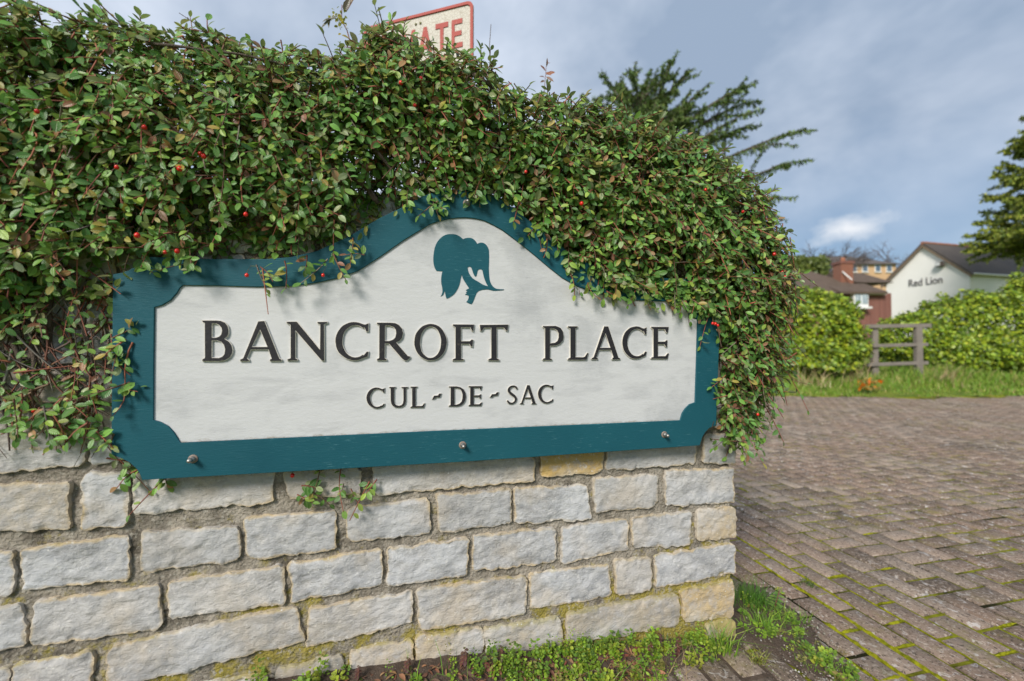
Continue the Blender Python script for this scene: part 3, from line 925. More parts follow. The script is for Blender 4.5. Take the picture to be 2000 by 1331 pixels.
def plate(name, loops, n0, n1, mats, parent, bevel=0.0, sidemat=False, grow=0.0):
    cu = bpy.data.curves.new(name, 'CURVE'); cu.dimensions = '2D'; cu.fill_mode = 'BOTH'
    cu.extrude = max((n1 - n0) / 2 - bevel, 1e-4); cu.bevel_depth = bevel; cu.bevel_resolution = 1
    if bevel > 0: cu.offset = -bevel
    if grow: cu.offset = grow
    for lp in loops:
        sp_ = cu.splines.new('POLY'); sp_.points.add(len(lp) - 1)
        for i, (a, b) in enumerate(lp): sp_.points[i].co = (a, b, 0, 1)
        sp_.use_cyclic_u = True
    tmp = bpy.data.objects.new('tmp', cu); COL.objects.link(tmp)
    dg = bpy.context.evaluated_depsgraph_get()
    me = bpy.data.meshes.new_from_object(tmp.evaluated_get(dg))
    bpy.data.objects.remove(tmp); bpy.data.curves.remove(cu)
    me.name = name
    me.transform(Matrix.Translation((0, 0, (n0 + n1) / 2)))
    me.materials.clear()
    for m in mats: me.materials.append(m)
    if sidemat:
        for p in me.polygons:
            p.material_index = 0 if p.normal.z > 0.9 else 1
    o = bpy.data.objects.new(name, me); COL.objects.link(o); o.parent = parent
    return o

SN = 0.058                           # front plane of the sign's panel, metres off the wall face
sign = empty('name_sign', mat=FRAME)
tag(sign, 'white street name board with teal moulded frame reading BANCROFT PLACE CUL-DE-SAC', 'sign')
outer = [(223,536.5),(240,534),(254,529),(266,521),(275,511),(280,503),(300,503),(420,507),(520,507),(570,503),(620,491),(680,464),(740,428),(794,402),(822,386),(845,378),(868,374),(905,371),(945,376),(985,395),(1020,422),(1060,452),(1105,490),(1150,516),(1200,533),(1260,542),(1330,546),(1346,546),(1348,562),(1354,582),(1368,600),(1386,610),(1404.5,614),(1404,640),(1397.5,820),(1396.5,831),(1384,836),(1376,844),(1370,854),(1365,870),(900,902),(279.5,937),(275,925),(268,914),(255,903),(240,895),(219.5,888)]
panel = [(303.5,601),(318,597),(335,587),(348,572),(353,563),(359,558),(430,559),(500,561),(570,560),(620,553),(660,544),(700,530),(745,501),(787.5,471),(840,439),(858,433),(875,429),(893,426.5),(910,426),(928,428),(945,432),(962,440),(980,450),(1012,474),(1043,499),(1070,522),(1096,542.6),(1125,559),(1155,570.6),(1190,580),(1225,586),(1280,589),(1333,590),(1336,602),(1345,616),(1352,621),(1361,624),(1359,700),(1356,786),(1345,790),(1337,798),(1331,807),(1327,821),(840,842),(353,864.5),(348,855),(341,844),(330,832),(315,824),(301,820),(302,710)]
oL, pL = loop_uv(outer, SN), loop_uv(panel, SN)
plate('board', [oL], SN - 0.022, SN - 0.002, [M['teal']], sign, 0.0)
plate('frame', [oL, pL], SN - 0.0018, SN + 0.0045, [M['teal'], M['teal']], sign, 0.0012)
po = plate('panel', [[(a, b) for a, b in pL]], SN - 0.0019, SN, [M['panel']], sign, 0.0)

# letters: outlines in a unit box, mapped to where each stands
def arc(cx, cy, rx, ry, a0, a1, n):
    return [(cx + rx * math.cos(math.radians(a0 + (a1 - a0) * i / n)), cy + ry * math.sin(math.radians(a0 + (a1 - a0) * i / n))) for i in range(n + 1)]
def stroke(cl, wid, asp):
    c = np.array(cl, float); c[:, 0] *= asp
    for _ in range(2):
        c2 = [c[0]]
        for i in range(len(c) - 1): c2 += [c[i] * .75 + c[i + 1] * .25, c[i] * .25 + c[i + 1] * .75]
        c = np.array(c2 + [c[-1]])
    T = np.gradient(c, axis=0); T /= np.linalg.norm(T, axis=1, keepdims=True); Nn = np.stack([-T[:, 1], T[:, 0]], 1)
    ww = np.interp(np.linspace(0, 1, len(c)), np.linspace(0, 1, len(wid)), wid)[:, None]
    l, r = c + Nn * ww, c - Nn * ww
    p = np.concatenate([l, r[::-1]]); p[:, 0] /= asp
    return [tuple(q) for q in p]
GL = {
 'B': [[(0,0),(.55,0),(.75,.02),(.9,.09),(.98,.19),(1,.28),(.96,.39),(.88,.48),(.72,.545),(.81,.6),(.86,.68),(.87,.77),(.83,.87),(.74,.95),(.62,.985),(.5,1),(0,1),(.01,.965),(.08,.94),(.09,.07),(.01,.035)], [(.30,.93),(.45,.93),(.56,.89),(.64,.82),(.66,.75),(.63,.65),(.55,.595),(.45,.575),(.30,.575)], [(.30,.515),(.48,.515),(.62,.48),(.72,.40),(.765,.29),(.74,.17),(.66,.10),(.54,.07),(.30,.075)]],
 'A': [[(0,0),(.2,0),(.2,.03),(.155,.06),(.25,.29),(.685,.29),(.765,.06),(.72,.03),(.72,0),(1,0),(1,.03),(.94,.06),(.575,1),(.435,1),(.07,.06),(0,.03)], [(.275,.35),(.66,.35),(.475,.81)]],
 'N': [[(.02,0),(.25,0),(.25,.03),(.205,.06),(.205,.79),(.87,0),(.93,0),(.92,.94),(1,.97),(1,1),(.76,1),(.76,.97),(.83,.94),(.83,.27),(.24,1),(0,1),(0,.97),(.10,.93),(.10,.06),(.02,.03)]],
 'C': [arc(.56,.5,.56,.5,62,298,26) + [(.97,.10),(1,.22),(.95,.225),(.86,.13)] + arc(.6,.5,.40,.425,304,56,22) + [(.88,.86),(.93,.76),(.985,.76),(1,.965),(.9,.93)]],
 'R': [[(0,0),(.28,0),(.28,.03),(.23,.06),(.23,.45),(.36,.45),(.75,.05),(.83,0),(.9,0),(1,.06),(.99,.1),(.93,.11),(.57,.475),(.67,.52),(.75,.6),(.78,.72),(.75,.85),(.66,.945),(.55,.985),(.4,1),(0,1),(0,.97),(.07,.94),(.07,.06),(0,.03)], [(.23,.93),(.38,.93),(.49,.89),(.56,.81),(.575,.72),(.54,.61),(.47,.545),(.36,.515),(.23,.515)]],
 'O': [arc(.5,.5,.5,.5,0,350,35), arc(.5,.5,.33,.435,8,358,35)],
 'F': [[(0,0),(.5,0),(.5,.03),(.38,.06),(.38,.46),(.78,.46),(.85,.39),(.92,.38),(.95,.57),(.88,.58),(.8,.535),(.38,.535),(.38,.925),(.82,.925),(.9,.83),(.96,.82),(1,1),(0,1),(0,.97),(.13,.93),(.13,.06),(0,.03)]],
 'T': [[(.3,0),(.68,0),(.68,.03),(.59,.06),(.59,.92),(.85,.92),(.93,.83),(.98,.83),(1,1),(0,.99),(.02,.83),(.07,.83),(.14,.915),(.4,.92),(.4,.06),(.3,.03)]],
 'P': [[(0,0),(.42,0),(.42,.03),(.33,.06),(.33,.42),(.6,.43),(.82,.48),(.96,.58),(1,.70),(.96,.84),(.85,.94),(.72,.98),(.6,1),(0,1),(0,.97),(.1,.94),(.1,.06),(0,.03)], [(.33,.93),(.56,.925),(.69,.87),(.765,.78),(.765,.66),(.70,.56),(.58,.505),(.33,.49)]],
 'L': [[(0,0),(.92,0),(1,.2),(.95,.2),(.84,.09),(.74,.075),(.36,.075),(.36,.94),(.47,.97),(.47,1),(0,1),(0,.97),(.12,.94),(.12,.06),(0,.03)]],
 'E': [[(0,0),(.92,0),(1,.17),(.94,.17),(.8,.08),(.37,.08),(.37,.46),(.75,.46),(.82,.38),(.9,.38),(.92,.58),(.86,.58),(.78,.535),(.37,.535),(.37,.925),(.78,.925),(.87,.82),(.93,.82),(.99,1),(0,1),(0,.97),(.12,.93),(.12,.06),(0,.03)]],
 'U': [[(0,1),(0,.97),(.08,.93),(.08,.35),(.11,.2),(.18,.09),(.3,.02),(.48,0),(.66,.02),(.79,.09),(.87,.2),(.9,.35),(.9,.93),(1,.97),(1,1),(.66,1),(.66,.97),(.77,.93),(.77,.35),(.74,.2),(.66,.12),(.53,.085),(.4,.11),(.3,.18),(.26,.33),(.26,.93),(.34,.97),(.34,1)]],
 'D': [[(0,0),(.45,0),(.68,.04),(.85,.14),(.96,.30),(1,.5),(.96,.70),(.86,.86),(.68,.96),(.45,1),(0,1),(0,.97),(.1,.93),(.1,.06),(0,.03)], [(.32,.08),(.46,.085),(.62,.13),(.74,.24),(.80,.40),(.80,.58),(.75,.76),(.64,.87),(.48,.925),(.32,.925)]],
 'S': [stroke([(.95,.80),(.86,.90),(.62,.96),(.36,.92),(.17,.80),(.2,.66),(.45,.53),(.74,.42),(.86,.28),(.76,.12),(.48,.04),(.2,.07),(.05,.2)], [.035,.05,.035,.05,.06,.07,.065,.05,.035,.05,.035], .57)],
 '-': [[(0,0),(.2,.62),(.62,.66),(.78,1),(1,1),(.86,.36),(.4,.32),(.2,0)]],
}
TXT = [('B',395,453.5,626.5,705.3),('A',469,549.5,627.7,705.3),('N',560,638.5,629,704.6),('C',655,719.6,629.3,704.1),('R',736.4,801,630.8,704.1),('O',809.3,872.3,633,704.4),('F',884.5,926,634.3,704.4),('T',937.4,992.4,634.3,704.4),
 ('P',1060.7,1101,637.2,703.7),('L',1109.7,1149,637.9,703),('A',1156.3,1211.3,637.9,702.3),('C',1215.8,1263.1,637.9,701.2),('E',1272.5,1306.5,638.9,701.2),
 ('C',715.8,750.8,757.3,798.2),('U',760.2,796.3,756.2,796.5),('L',801.6,829.6,755.5,796.5),('-',844.3,861.8,769.2,780),('D',876.8,910,755.2,794),('E',915.4,941.6,754.8,793),('-',957.4,974.2,766.7,776.5),('S',990,1011,752.7,790.2),('A',1016.2,1047.4,752.7,789.5),('C',1051,1080.6,751.7,788.4)]
for ch, x0, x1, y0, y1 in TXT:
    small = y0 > 740
    h = 0.0042 if small else 0.0056
    nn_ = SN + h
    c4 = np.array(loop_uv([(x0, y0), (x1, y0), (x1, y1), (x0, y1)], nn_))
    loops = []
    for lp in GL[ch]:
        L_ = []
        for a, b in lp:
            a2 = a + 0.012 * mnoise.noise(Vector((x0 + a * 6, b * 6, 1))); b2 = b + 0.009 * mnoise.noise(Vector((x0 + a * 6, b * 6, 5)))
            top = c4[0] + (c4[1] - c4[0]) * a2; bot = c4[3] + (c4[2] - c4[3]) * a2
            L_.append(tuple(bot + (top - bot) * b2))
        loops.append(L_)
    o = plate('letter' if ch != '-' else 'hyphen', loops, nn_ - 0.0012, nn_, [M['black'], M['black']], sign, 0.0, True)
    plate('shoulder', loops, SN - 0.001, nn_ - 0.0011, [M['cream']], o, 0.0, False, 0.0009 if small else 0.0013)
    # cream shoulder the letter stands on
    if ch != '-':
        o['label'] = 'raised black serif letter ' + ch
emo = [(240,735),(218,700),(202,650),(195,600),(194,550),(198,500),(205,450),(215,400),(230,358),(250,320),(278,283),(310,250),(340,230),(370,215),(405,206),(440,203),(480,204),(520,210),(550,222),(580,240),(605,260),(625,278),(650,265),(680,258),(710,257),(740,260),(768,272),(790,290),(812,315),(830,345),(850,334),(870,328),(890,326),(912,329),(935,340),(955,355),(972,376),(985,400),(994,425),(998,450),(1000,520),(1000,600),(995,700),(997,750),(1000,800),(1006,850),(1015,890),(1033,930),(1060,965),(1085,984),(1110,995),(1160,1000),(1215,1002),(1218,1008),(1200,1015),(1130,1020),(1090,1023),(1060,1022),(1020,1012),(980,1003),(940,1005),(900,1010),(850,1025),(820,1055),(790,1130),(770,1180),(748,1218),(710,1206),(670,1185),(695,1155),(707,1120),(705,1095),(680,1082),(655,1082),(660,1070),(678,1058),(664,1045),(690,1030),(668,1020),(665,1012),(695,995),(712,988),(690,955),(660,910),(640,878),(620,840),(610,810),(603,788),(598,820),(590,850),(582,900),(570,940),(550,990),(520,1040),(492,1075),(460,1100),(425,1122),(388,1138),(376,1110),(370,1080),(364,1050),(358,1020),(348,1058),(335,1085),(300,1105),(318,1070),(326,1040),(327,1010),(322,970),(312,925),(307,880),(308,840),(313,800),(320,765),(328,742),(290,740)]
emh = [(690,690),(700,678),(715,674),(732,678),(745,692),(756,722),(765,750),(778,785),(790,808),(806,820),(816,808),(824,785),(830,755),(838,728),(850,715),(868,711),(888,715),(905,728),(912,765),(920,800),(932,845),(945,880),(963,920),(985,958),(950,948),(920,937),(880,915),(840,890),(800,868),(760,840),(732,805),(710,770),(698,735)]
tr_ = lambda L_: loop_uv([(820 + x / 7.395, 430 + y / 7.395) for x, y in L_], SN + 0.0012)
plate('rose_emblem', [tr_(emo), tr_(emh)], SN - 0.0005, SN + 0.0012, [M['teal']], sign)['label'] = 'teal flower emblem above the name'
# bolts with washers
BOLTS = [(371, 900), (905, 872), (1303, 851), (913, 394)]
def disc(mb, u, z, prof, k=14, mi=0):
    vs = [(u + r * math.cos(2 * math.pi * j / k), z + r * math.sin(2 * math.pi * j / k), n) for (r, n) in prof for j in range(k)]
    fs = [(i * k + j, i * k + (j + 1) % k, (i + 1) * k + (j + 1) % k, (i + 1) * k + j) for i in range(len(prof) - 1) for j in range(k)]
    fs.append(tuple((len(prof) - 1) * k + j for j in range(k)))
    mb.add(vs, fs, mi)
for i, (x, y) in enumerate(BOLTS):
    u, z = on_wall(np.array(float(x)), np.array(float(y)), SN + 0.02)
    u, z = float(u), float(z)
    g = SN + 0.0046
    mb = MB(); disc(mb, u, z, [(.0105, g), (.0105, g + .0015), (.008, g + .002), (.0075, g + .0021)])
    b = mb.build('bolt', M['rust'], sign, True)
    mb = MB(); disc(mb, u, z, [(.0068, g + .002), (.0066, g + .010), (.0055, g + .0105), (.0058, g + .016), (.0050, g + .021), (.0030, g + .0235), (.0008, g + .0243)], mi=0)
    mb.build('dome_nut', M['steel'], b, True)

# ------------------------------------------------------------------ cotoneaster over the wall
TOPX = [-400,-120,0,130,300,350,400,440,520,600,650,720,800,850,900,960,1000,1050,1080,1120,1170,1210,1260,1300,1380,1420,1470,1500,1530,1548,1570]
TOPY = [-40,-30,8,24,50,40,36,56,92,102,86,52,46,68,98,134,166,188,180,190,204,210,226,246,266,296,326,356,396,430,520]
BOTX = [-400,0,120,230,300,400,480,560,650,740,800,840,905,985,1030,1080,1120,1180,1240,1300,1350,1385,1420,1436,1437.5,1450,1480,1505,1530,1546,1570]
BOTY = [560,545,485,474,482,488,492,484,460,424,382,364,358,370,404,446,494,540,556,566,582,606,632,650,860,872,862,830,765,700,560]
def bush_edges(u):
    x, _ = to_px(wp(u, np.full_like(u, 1.2), np.full_like(u, 0.10)))
    ty = np.interp(x, TOPX, TOPY); by = np.interp(x, BOTX, BOTY)
    _, zt = on_wall(x, ty, 0.06); _, zb = on_wall(x, by, 0.08)
    return x, zt, zb
SC = np.array([0, .10, .28, .5, .68, .8, .9, 1.0])
NC = np.array([.072, .082, .105, .125, .100, .055, -.14, -.40])
QC = np.array([0, .08, .3, .56, .84, 1.0, 1.0, 1.0])
def bush_surf(u, s):
    x, zt, zb = bush_edges(u)
    n = np.interp(s, SC, NC); q = np.interp(s, SC, QC)
    n = n * np.where(n > 0, 1 - 0.35 * smooth01(0.02, 0.2, u), 1)
    z = zb + (zt - zb) * q + np.interp(s, [0.8, 0.9, 1.0], [0, .045, -.06])
    return wp(u, z, n)
def bush_frame(u, s):
    p = bush_surf(u, s); e = 1e-3
    du = bush_surf(u + e, s) - p; ds = bush_surf(u, s + e) - p
    nn_ = np.cross(du, ds)
    nn_ /= np.linalg.norm(nn_, axis=1, keepdims=True) + 1e-9
    nn_ = np.where((nn_ @ (N3 * 0.6 + np.array([0, 0, .6])))[:, None] < 0, -nn_, nn_)
    return p, nn_
NSP = 6000
u = RNG.uniform(-2.75, 0.205, NSP * 2); s = RNG.random(NSP * 2) ** 0.9
x_, zt_, zb_ = bush_edges(u)
# keep sprigs in proportion to the surface there, thin out some bare patches low down
p_, n_ = bush_frame(u, s)
lump = np.array([mnoise.fractal(Vector(q * 5.5), 1, 2, 3) for q in p_])
bare = np.array([mnoise.noise(Vector(q * 6.3 + np.array([5.0, 1, 2]))) for q in p_])
hgt = np.clip((zt_ - zb_) / 0.75, 0.25, 1.2)
lowbare = (s < 0.34) & (x_ > 230) & (x_ < 830)
keepm = RNG.random(len(u)) < hgt
spx, spy = to_px(p_)
thin = smooth01(430, 520, spx) * (1 - smooth01(800, 850, spx)) * smooth01(345, 400, spy) * (1 - smooth01(495, 520, spy))
keepm &= ~(RNG.random(len(u)) < 0.80 * thin * (bare > -0.25))
keepm &= ~((bare > 0.10) & lowbare & (RNG.random(len(u)) < 0.6))
keepm &= ~((bare > 0.42) & (RNG.random(len(u)) < 0.75))
sel = np.where(keepm)[0][:NSP]
u, s, p_, n_, lump = u[sel], s[sel], p_[sel], n_[sel], lump[sel]
depth = RNG.random(len(sel)) ** 1.6 * 0.065
root = p_ + n_ * (0.030 * lump - depth)[:, None]
roots, norms, deps = [root], [n_], [depth]
# hanging curtain round the wall's end
m = 620
uc = RNG.random(m) ** 1.15 * 0.19 + 0.004; nc = RNG.uniform(-0.40, 0.10, m)
_, zt_, zb_ = bush_edges(uc)
zc = zb_ + (zt_ - zb_) * RNG.random(m) * 0.95 + 0.09 * (0.10 - nc)
roots.append(wp(uc, zc, nc)); norms.append(np.tile(W3 * 0.6 + N3 * 0.8, (m, 1))); deps.append(np.full(m, 0.03))
# inner filling so the mass is not hollow
m = 4800
ui = RNG.uniform(-2.75, 0.12, m); si = np.concatenate([RNG.random(3200), RNG.uniform(.5, .9, m - 3200)])
pi_, ni_ = bush_frame(ui, si)
di = 0.06 + RNG.random(m) * 0.24
roots.append(pi_ - ni_ * di[:, None]); norms.append(ni_); deps.append(di)
# thin creepers on the wall left of the sign, and a few over its edges
pl = []
for _ in range(150):
    a, b = random.uniform(-90, 226), random.uniform(520, 850)
    dens = 0.9 if b < 620 else (0.55 if a < 130 else 0.85)
    if b > 800 and a < 60 and random.random() < .6: continue
    if random.random() < dens: pl.append((a, b, random.uniform(0.012, 0.05)))
for a, b in ((236, 670), (240, 650), (246, 690), (232, 715), (228, 690), (245, 760), (250, 772), (232, 755), (215, 860), (196, 850), (150, 838), (172, 852), (120, 832), (60, 812), (90, 815), (30, 800)):
    pl.append((a, b, 0.07))
for a, b in ((310, 945), (322, 940), (600, 948), (612, 960), (622, 932), (660, 935), (668, 955), (690, 965), (712, 958), (728, 948), (592, 972), (245, 912), (262, 916), (228, 898)):
    pl.append((a, b, 0.022))
for a, b in ((655, 508), (700, 495), (690, 480), (505, 532), (515, 545), (520, 528), (285, 522), (330, 520), (380, 520), (560, 520), (600, 508), (630, 520), (845, 400), (862, 405), (1010, 410), (1236, 590), (1262, 585), (1195, 575), (1330, 596), (1245, 560), (1380, 628), (1420, 790), (1425, 800), (1412, 775), (1410, 740), (1440, 640), (1415, 700), (1120, 545), (1070, 480), (1150, 565)):
    pl.append((a, b, 0.085))
pl = np.array(pl)
uw, zw = on_wall(pl[:, 0], pl[:, 1], pl[:, 2])
roots.append(wp(uw, zw, pl[:, 2])); norms.append(np.tile(N3 * 0.9 + np.array([0, 0, .3]), (len(pl), 1))); deps.append(np.full(len(pl), 0.02))
kinds = np.concatenate([np.full(len(r), i) for i, r in enumerate(roots)])
R0, NN, DP = np.concatenate(roots), np.concatenate(norms), np.concatenate(deps)
NN /= np.linalg.norm(NN, axis=1, keepdims=True)
ns_ = len(R0)
# sprig direction: outwards, hanging low down, reaching at the top
rd = RNG.normal(size=(ns_, 3))
up = np.array([0, 0, 1.0])
hang = np.where(kinds == 1, 1.5, np.where(kinds == 3, 0.9, 0.45))
D0 = NN * 0.55 + rd * 0.55 - up * (hang * (0.6 + 0.8 * RNG.random(ns_)))[:, None]
topm = (NN[:, 2] > 0.55) & (kinds == 0)
D0[topm] += up * 0.12
flat = kinds == 3
D0[flat] -= (D0[flat] @ N3)[:, None] * N3 * 0.8
D0 /= np.linalg.norm(D0, axis=1, keepdims=True)
SL = RNG.uniform(0.045, 0.10, ns_) * np.where(flat, 0.8, 1.0)
SL *= np.where(kinds == 1, 1.3, 1) * np.where(topm & (RNG.random(ns_) < .93), .75, 1)
mseg = 5
bend = RNG.normal(size=(ns_, 3)) * 0.25 - up * 0.30
paths = np.stack([R0 + D0 * (SL * (t - 0.35))[:, None] + bend * (SL * t * t)[:, None] for t in np.linspace(0, 1, mseg)], 1)
# nothing may sit inside the wall or poke through the sign's front
def push(Pw, base):
    q = Pw - K3
    n = q @ N3; uu = q @ W3; z = q[..., 2]
    inwall = (uu < 0.01) & (n < base) & (n > -0.30) & (z < 1.46)
    return Pw + (np.where(inwall, base - n, 0))[..., None] * N3
paths = push(paths, 0.012)
rads = np.linspace(0.0021, 0.0010, mseg)[None, :] * RNG.uniform(0.8, 1.4, (ns_, 1))
scol = pick([(0.27, 0.09, 0.06), (0.18, 0.10, 0.065), (0.36, 0.12, 0.075), (0.20, 0.16, 0.13)], [3, 3, 2, 1], ns_)
# leaves along each sprig
LP, LD, LN, LL, LWd, LC, LK = [], [], [], [], [], [], []
PAL = [(0.058, 0.150, 0.034), (0.092, 0.215, 0.046), (0.145, 0.285, 0.052), (0.24, 0.34, 0.06), (0.30, 0.24, 0.055), (0.22, 0.085, 0.055), (0.30, 0.15, 0.075), (0.26, 0.31, 0.15)]
PWT = [18, 27, 25, 13, 5, 2.5, 2.2, 6]
for kk in range(9):
    t = (kk + 0.7) / 9.0
    f = t * (mseg - 1); i0 = int(f); fr = f - i0
    i1 = min(i0 + 1, mseg - 1)
    pos = paths[:, i0] * (1 - fr) + paths[:, i1] * fr
    ax = paths[:, i1] - paths[:, i0] if i1 > i0 else paths[:, i0] - paths[:, i0 - 1]
    ax = ax / (np.linalg.norm(ax, axis=1, keepdims=True) + 1e-9)
    side = np.cross(ax, NN); side /= np.linalg.norm(side, axis=1, keepdims=True) + 1e-9
    sg = 1.0 if kk % 2 == 0 else -1.0
    sk = RNG.random(ns_) < np.where(kinds == 3, 0.62, np.where(kinds == 2, 0.6, 0.80))
    if kk == 8:
        d = ax + RNG.normal(size=(ns_, 3)) * 0.25
    else:
        d = ax * 0.55 + side * sg * 0.9 + NN * 0.30 + RNG.normal(size=(ns_, 3)) * 0.30 - up * 0.12
    nr = NN * 0.85 + up * 0.5 + RNG.normal(size=(ns_, 3)) * 0.38
    ln_ = (0.014 + 0.021 * RNG.beta(2.2, 1.8, ns_)) * (0.85 + 0.15 * math.sin(t * 3.1)) * np.where(flat, 0.92, 1.0)
    LP.append(pos[sk]); LD.append(d[sk]); LN.append(nr[sk]); LL.append(ln_[sk]); LWd.append((ln_ * RNG.uniform(0.44, 0.58, ns_))[sk])
    # colour goes by sprig: a few sprigs are bronzed or yellowing
    c = np.clip(pick(PAL, PWT, ns_, 0.22) * 1.45, 0, .8)
    LC.append(c[sk]); LK.append(np.stack([kinds[sk], DP[sk], np.where(sk)[0]], 1))
LP, LD, LN, LL, LWd, LC, LK = [np.concatenate(a) for a in (LP, LD, LN, LL, LWd, LC, LK)]
bron = RNG.random(ns_) < 0.07
bm_ = bron[LK[:, 2].astype(int)]
LC[bm_] = LC[bm_] * 0.45 + pick([(0.15, 0.11, 0.04), (0.13, 0.07, 0.045), (0.17, 0.16, 0.05)], [2, 1, 2], int(bm_.sum())) * 0.55
LP = push(LP, 0.014)
# clip leaves that would pass through the sign's front
q = LP - K3
sgn = q @ N3; su = q @ W3; sz = q[:, 2]
uS, zS = np.array(oL)[:, 0], np.array(oL)[:, 1]
def in_poly(x, y, px, py):
    r = np.zeros(len(x), bool); j = len(px) - 1
    for i in range(len(px)):
        c = ((py[i] > y) != (py[j] > y)) & (x < (px[j] - px[i]) * (y - py[i]) / (py[j] - py[i] + 1e-12) + px[i])
        r ^= c; j = i
    return r
insign = in_poly(su, sz, uS, zS) & (sgn < SN + 0.008)
LP[insign] += ((SN + 0.010) - sgn[insign])[:, None] * N3
tip = LP + LD / np.linalg.norm(LD, axis=1, keepdims=True) * LL[:, None] - K3
bad = in_poly(tip @ W3, tip[:, 2], uS, zS) & (tip @ N3 < SN + 0.006)
LD[bad] += N3 * 0.8
fold = RNG.uniform(0.12, 0.45, len(LP)); droop = RNG.uniform(-0.05, 0.28, len(LP))
shrub = empty('cotoneaster_shrub', tuple(wp(-1.1, 0.0, -0.5)))
tag(shrub, 'evergreen cotoneaster with red berries sprawling over the stone wall', 'shrub')
off3 = np.array(shrub.location)
# the 300 leaves that show largest become parts of their own
lx, ly = to_px(LP)
dist = LP[:, 1]
infr = (lx > 5) & (lx < 1995) & (ly > 5) & (ly < 1325)
facing = ((LN / np.linalg.norm(LN, axis=1, keepdims=True)) @ np.array([0.0, -1, 0.1]))
score = LL * LWd / dist ** 2 * np.clip(facing + 0.35, 0.05, 1.2) * np.clip(1 - LK[:, 1] / 0.03, 0.0, 1) * infr * np.isin(LK[:, 0], (0, 3))
topl = np.argsort(-score)[:300]
restm = np.ones(len(LP), bool); restm[topl] = False
A = leaf_arrays(LP[restm] - off3, LD[restm], LN[restm], LL[restm], LWd[restm], LC[restm], fold[restm], droop[restm])
leaf_object('foliage', A, M['leaf'], shrub, 'stuff')
for i in topl:
    ix = np.array([i])
    leaf_object('leaf', leaf_arrays(LP[ix] - off3, LD[ix], LN[ix], LL[ix], LWd[ix], LC[ix], fold[ix], droop[ix]), M['leaf'], shrub)
# fine stems
V, Q, C = stems_arrays(paths - off3, rads, scol)
SV, SQ, SCc = [V], [Q], [C]
# tangle of bare twigs inside
m = 2600
ut = RNG.uniform(-2.75, 0.16, m); st = 0.13 + RNG.random(m) * 0.59
pt, nt = bush_frame(ut, st)
p0 = pt - nt * (0.045 + 0.13 * RNG.random(m))[:, None]
dd = RNG.normal(size=(m, 3)) * 0.8 + W3 * RNG.choice([-1, 1], m)[:, None] * 0.7 - up * 0.25
dd -= (dd * nt).sum(1, keepdims=True) * nt * 0.7
dd /= np.linalg.norm(dd, axis=1, keepdims=True)
ll = RNG.uniform(0.05, 0.17, m) * np.where(st > 0.45, 0.45, 1.0)
bd = RNG.normal(size=(m, 3)) * 0.3
tp = np.stack([p0 + dd * (ll * t)[:, None] + bd * (ll * t * t)[:, None] for t in np.linspace(0, 1, 5)], 1)
tp = push(tp, 0.006)
V, Q, C = stems_arrays(tp - off3, np.linspace(1.2, 0.6, 5)[None, :] * RNG.uniform(0.0009, 0.0022, (m, 1)), pick([(0.10, 0.065, 0.045), (0.16, 0.10, 0.07), (0.20, 0.085, 0.055), (0.17, 0.15, 0.13)], [3, 3, 2, 2], m))
SV.append(V); SQ.append(Q + len(SV[0])); SCc.append(C)
# creeping stems on the bare wall at the left
m = 120
a = RNG.uniform(-90, 226, m); b = RNG.uniform(520, 760, m)
uw, zw = on_wall(a, b, 0.02)
p0 = wp(uw, zw, RNG.uniform(0.008, 0.035, m))
dd = W3 * RNG.normal(0, 0.7, m)[:, None] - up * RNG.uniform(0.2, 1.2, m)[:, None]
dd /= np.linalg.norm(dd, axis=1, keepdims=True)
ll = RNG.uniform(0.06, 0.22, m); bd = W3 * RNG.normal(0, 0.4, m)[:, None]
tp = np.stack([p0 + dd * (ll * t)[:, None] + bd * (ll * t * t)[:, None] for t in np.linspace(0, 1, 5)], 1)
V, Q, C = stems_arrays(tp - off3, np.linspace(1.2, 0.6, 5)[None, :] * RNG.uniform(0.0011, 0.0030, (m, 1)), pick([(0.14, 0.10, 0.08), (0.20, 0.09, 0.06), (0.22, 0.19, 0.16)], [3, 2, 2], m))
SV.append(V); SQ.append(Q + len(SV[0]) + len(SV[1])); SCc.append(C)
o = link('stems', mesh_np('stems', np.concatenate(SV), np.concatenate(SQ), None, {'col': ('FLOAT_COLOR', np.concatenate(SCc))}), [M['stem']], shrub, True)
o['kind'] = 'stuff'
# woody branches
BR = [([(575, 300), (640, 322), (690, 345), (722, 372), (738, 398)], .011, .05), ([(705, 275), (735, 300), (755, 322), (772, 345)], .0055, .07), ([(925, 145), (950, 170), (985, 195)], .006, .10),
      ([(70, 330), (110, 300), (150, 262), (215, 235)], .007, .09), ([(200, 418), (240, 398), (280, 375)], .005, .06), ([(380, 400), (388, 430), (375, 470), (386, 520)], .005, .05), ([(120, 480), (118, 540), (105, 600), (98, 680)], .007, .012),
      ([(60, 640), (75, 700), (70, 770)], .006, .012), ([(175, 560), (160, 620), (185, 690), (190, 760)], .005, .014), ([(500, 430), (540, 380), (520, 330)], .008, .05), ([(285, 85), (430, 105), (540, 130), (600, 145)], .0035, .10), ([(1490, 420), (1480, 560), (1465, 700), (1455, 800)], .004, .02), ([(1455, 600), (1448, 690), (1440, 760)], .0035, .05), ([(800, 250), (805, 300), (790, 350)], .006, .05), ([(1080, 360), (1105, 420), (1100, 470)], .006, .04), ([(0, 600), (30, 650), (50, 720)], .008, .014),
      ([(-80, 520), (20, 500), (90, 450)], .009, .04), ([(400, 180), (470, 215), (560, 235)], .006, .07), ([(1200, 330), (1240, 380), (1280, 430)], .006, .08)]
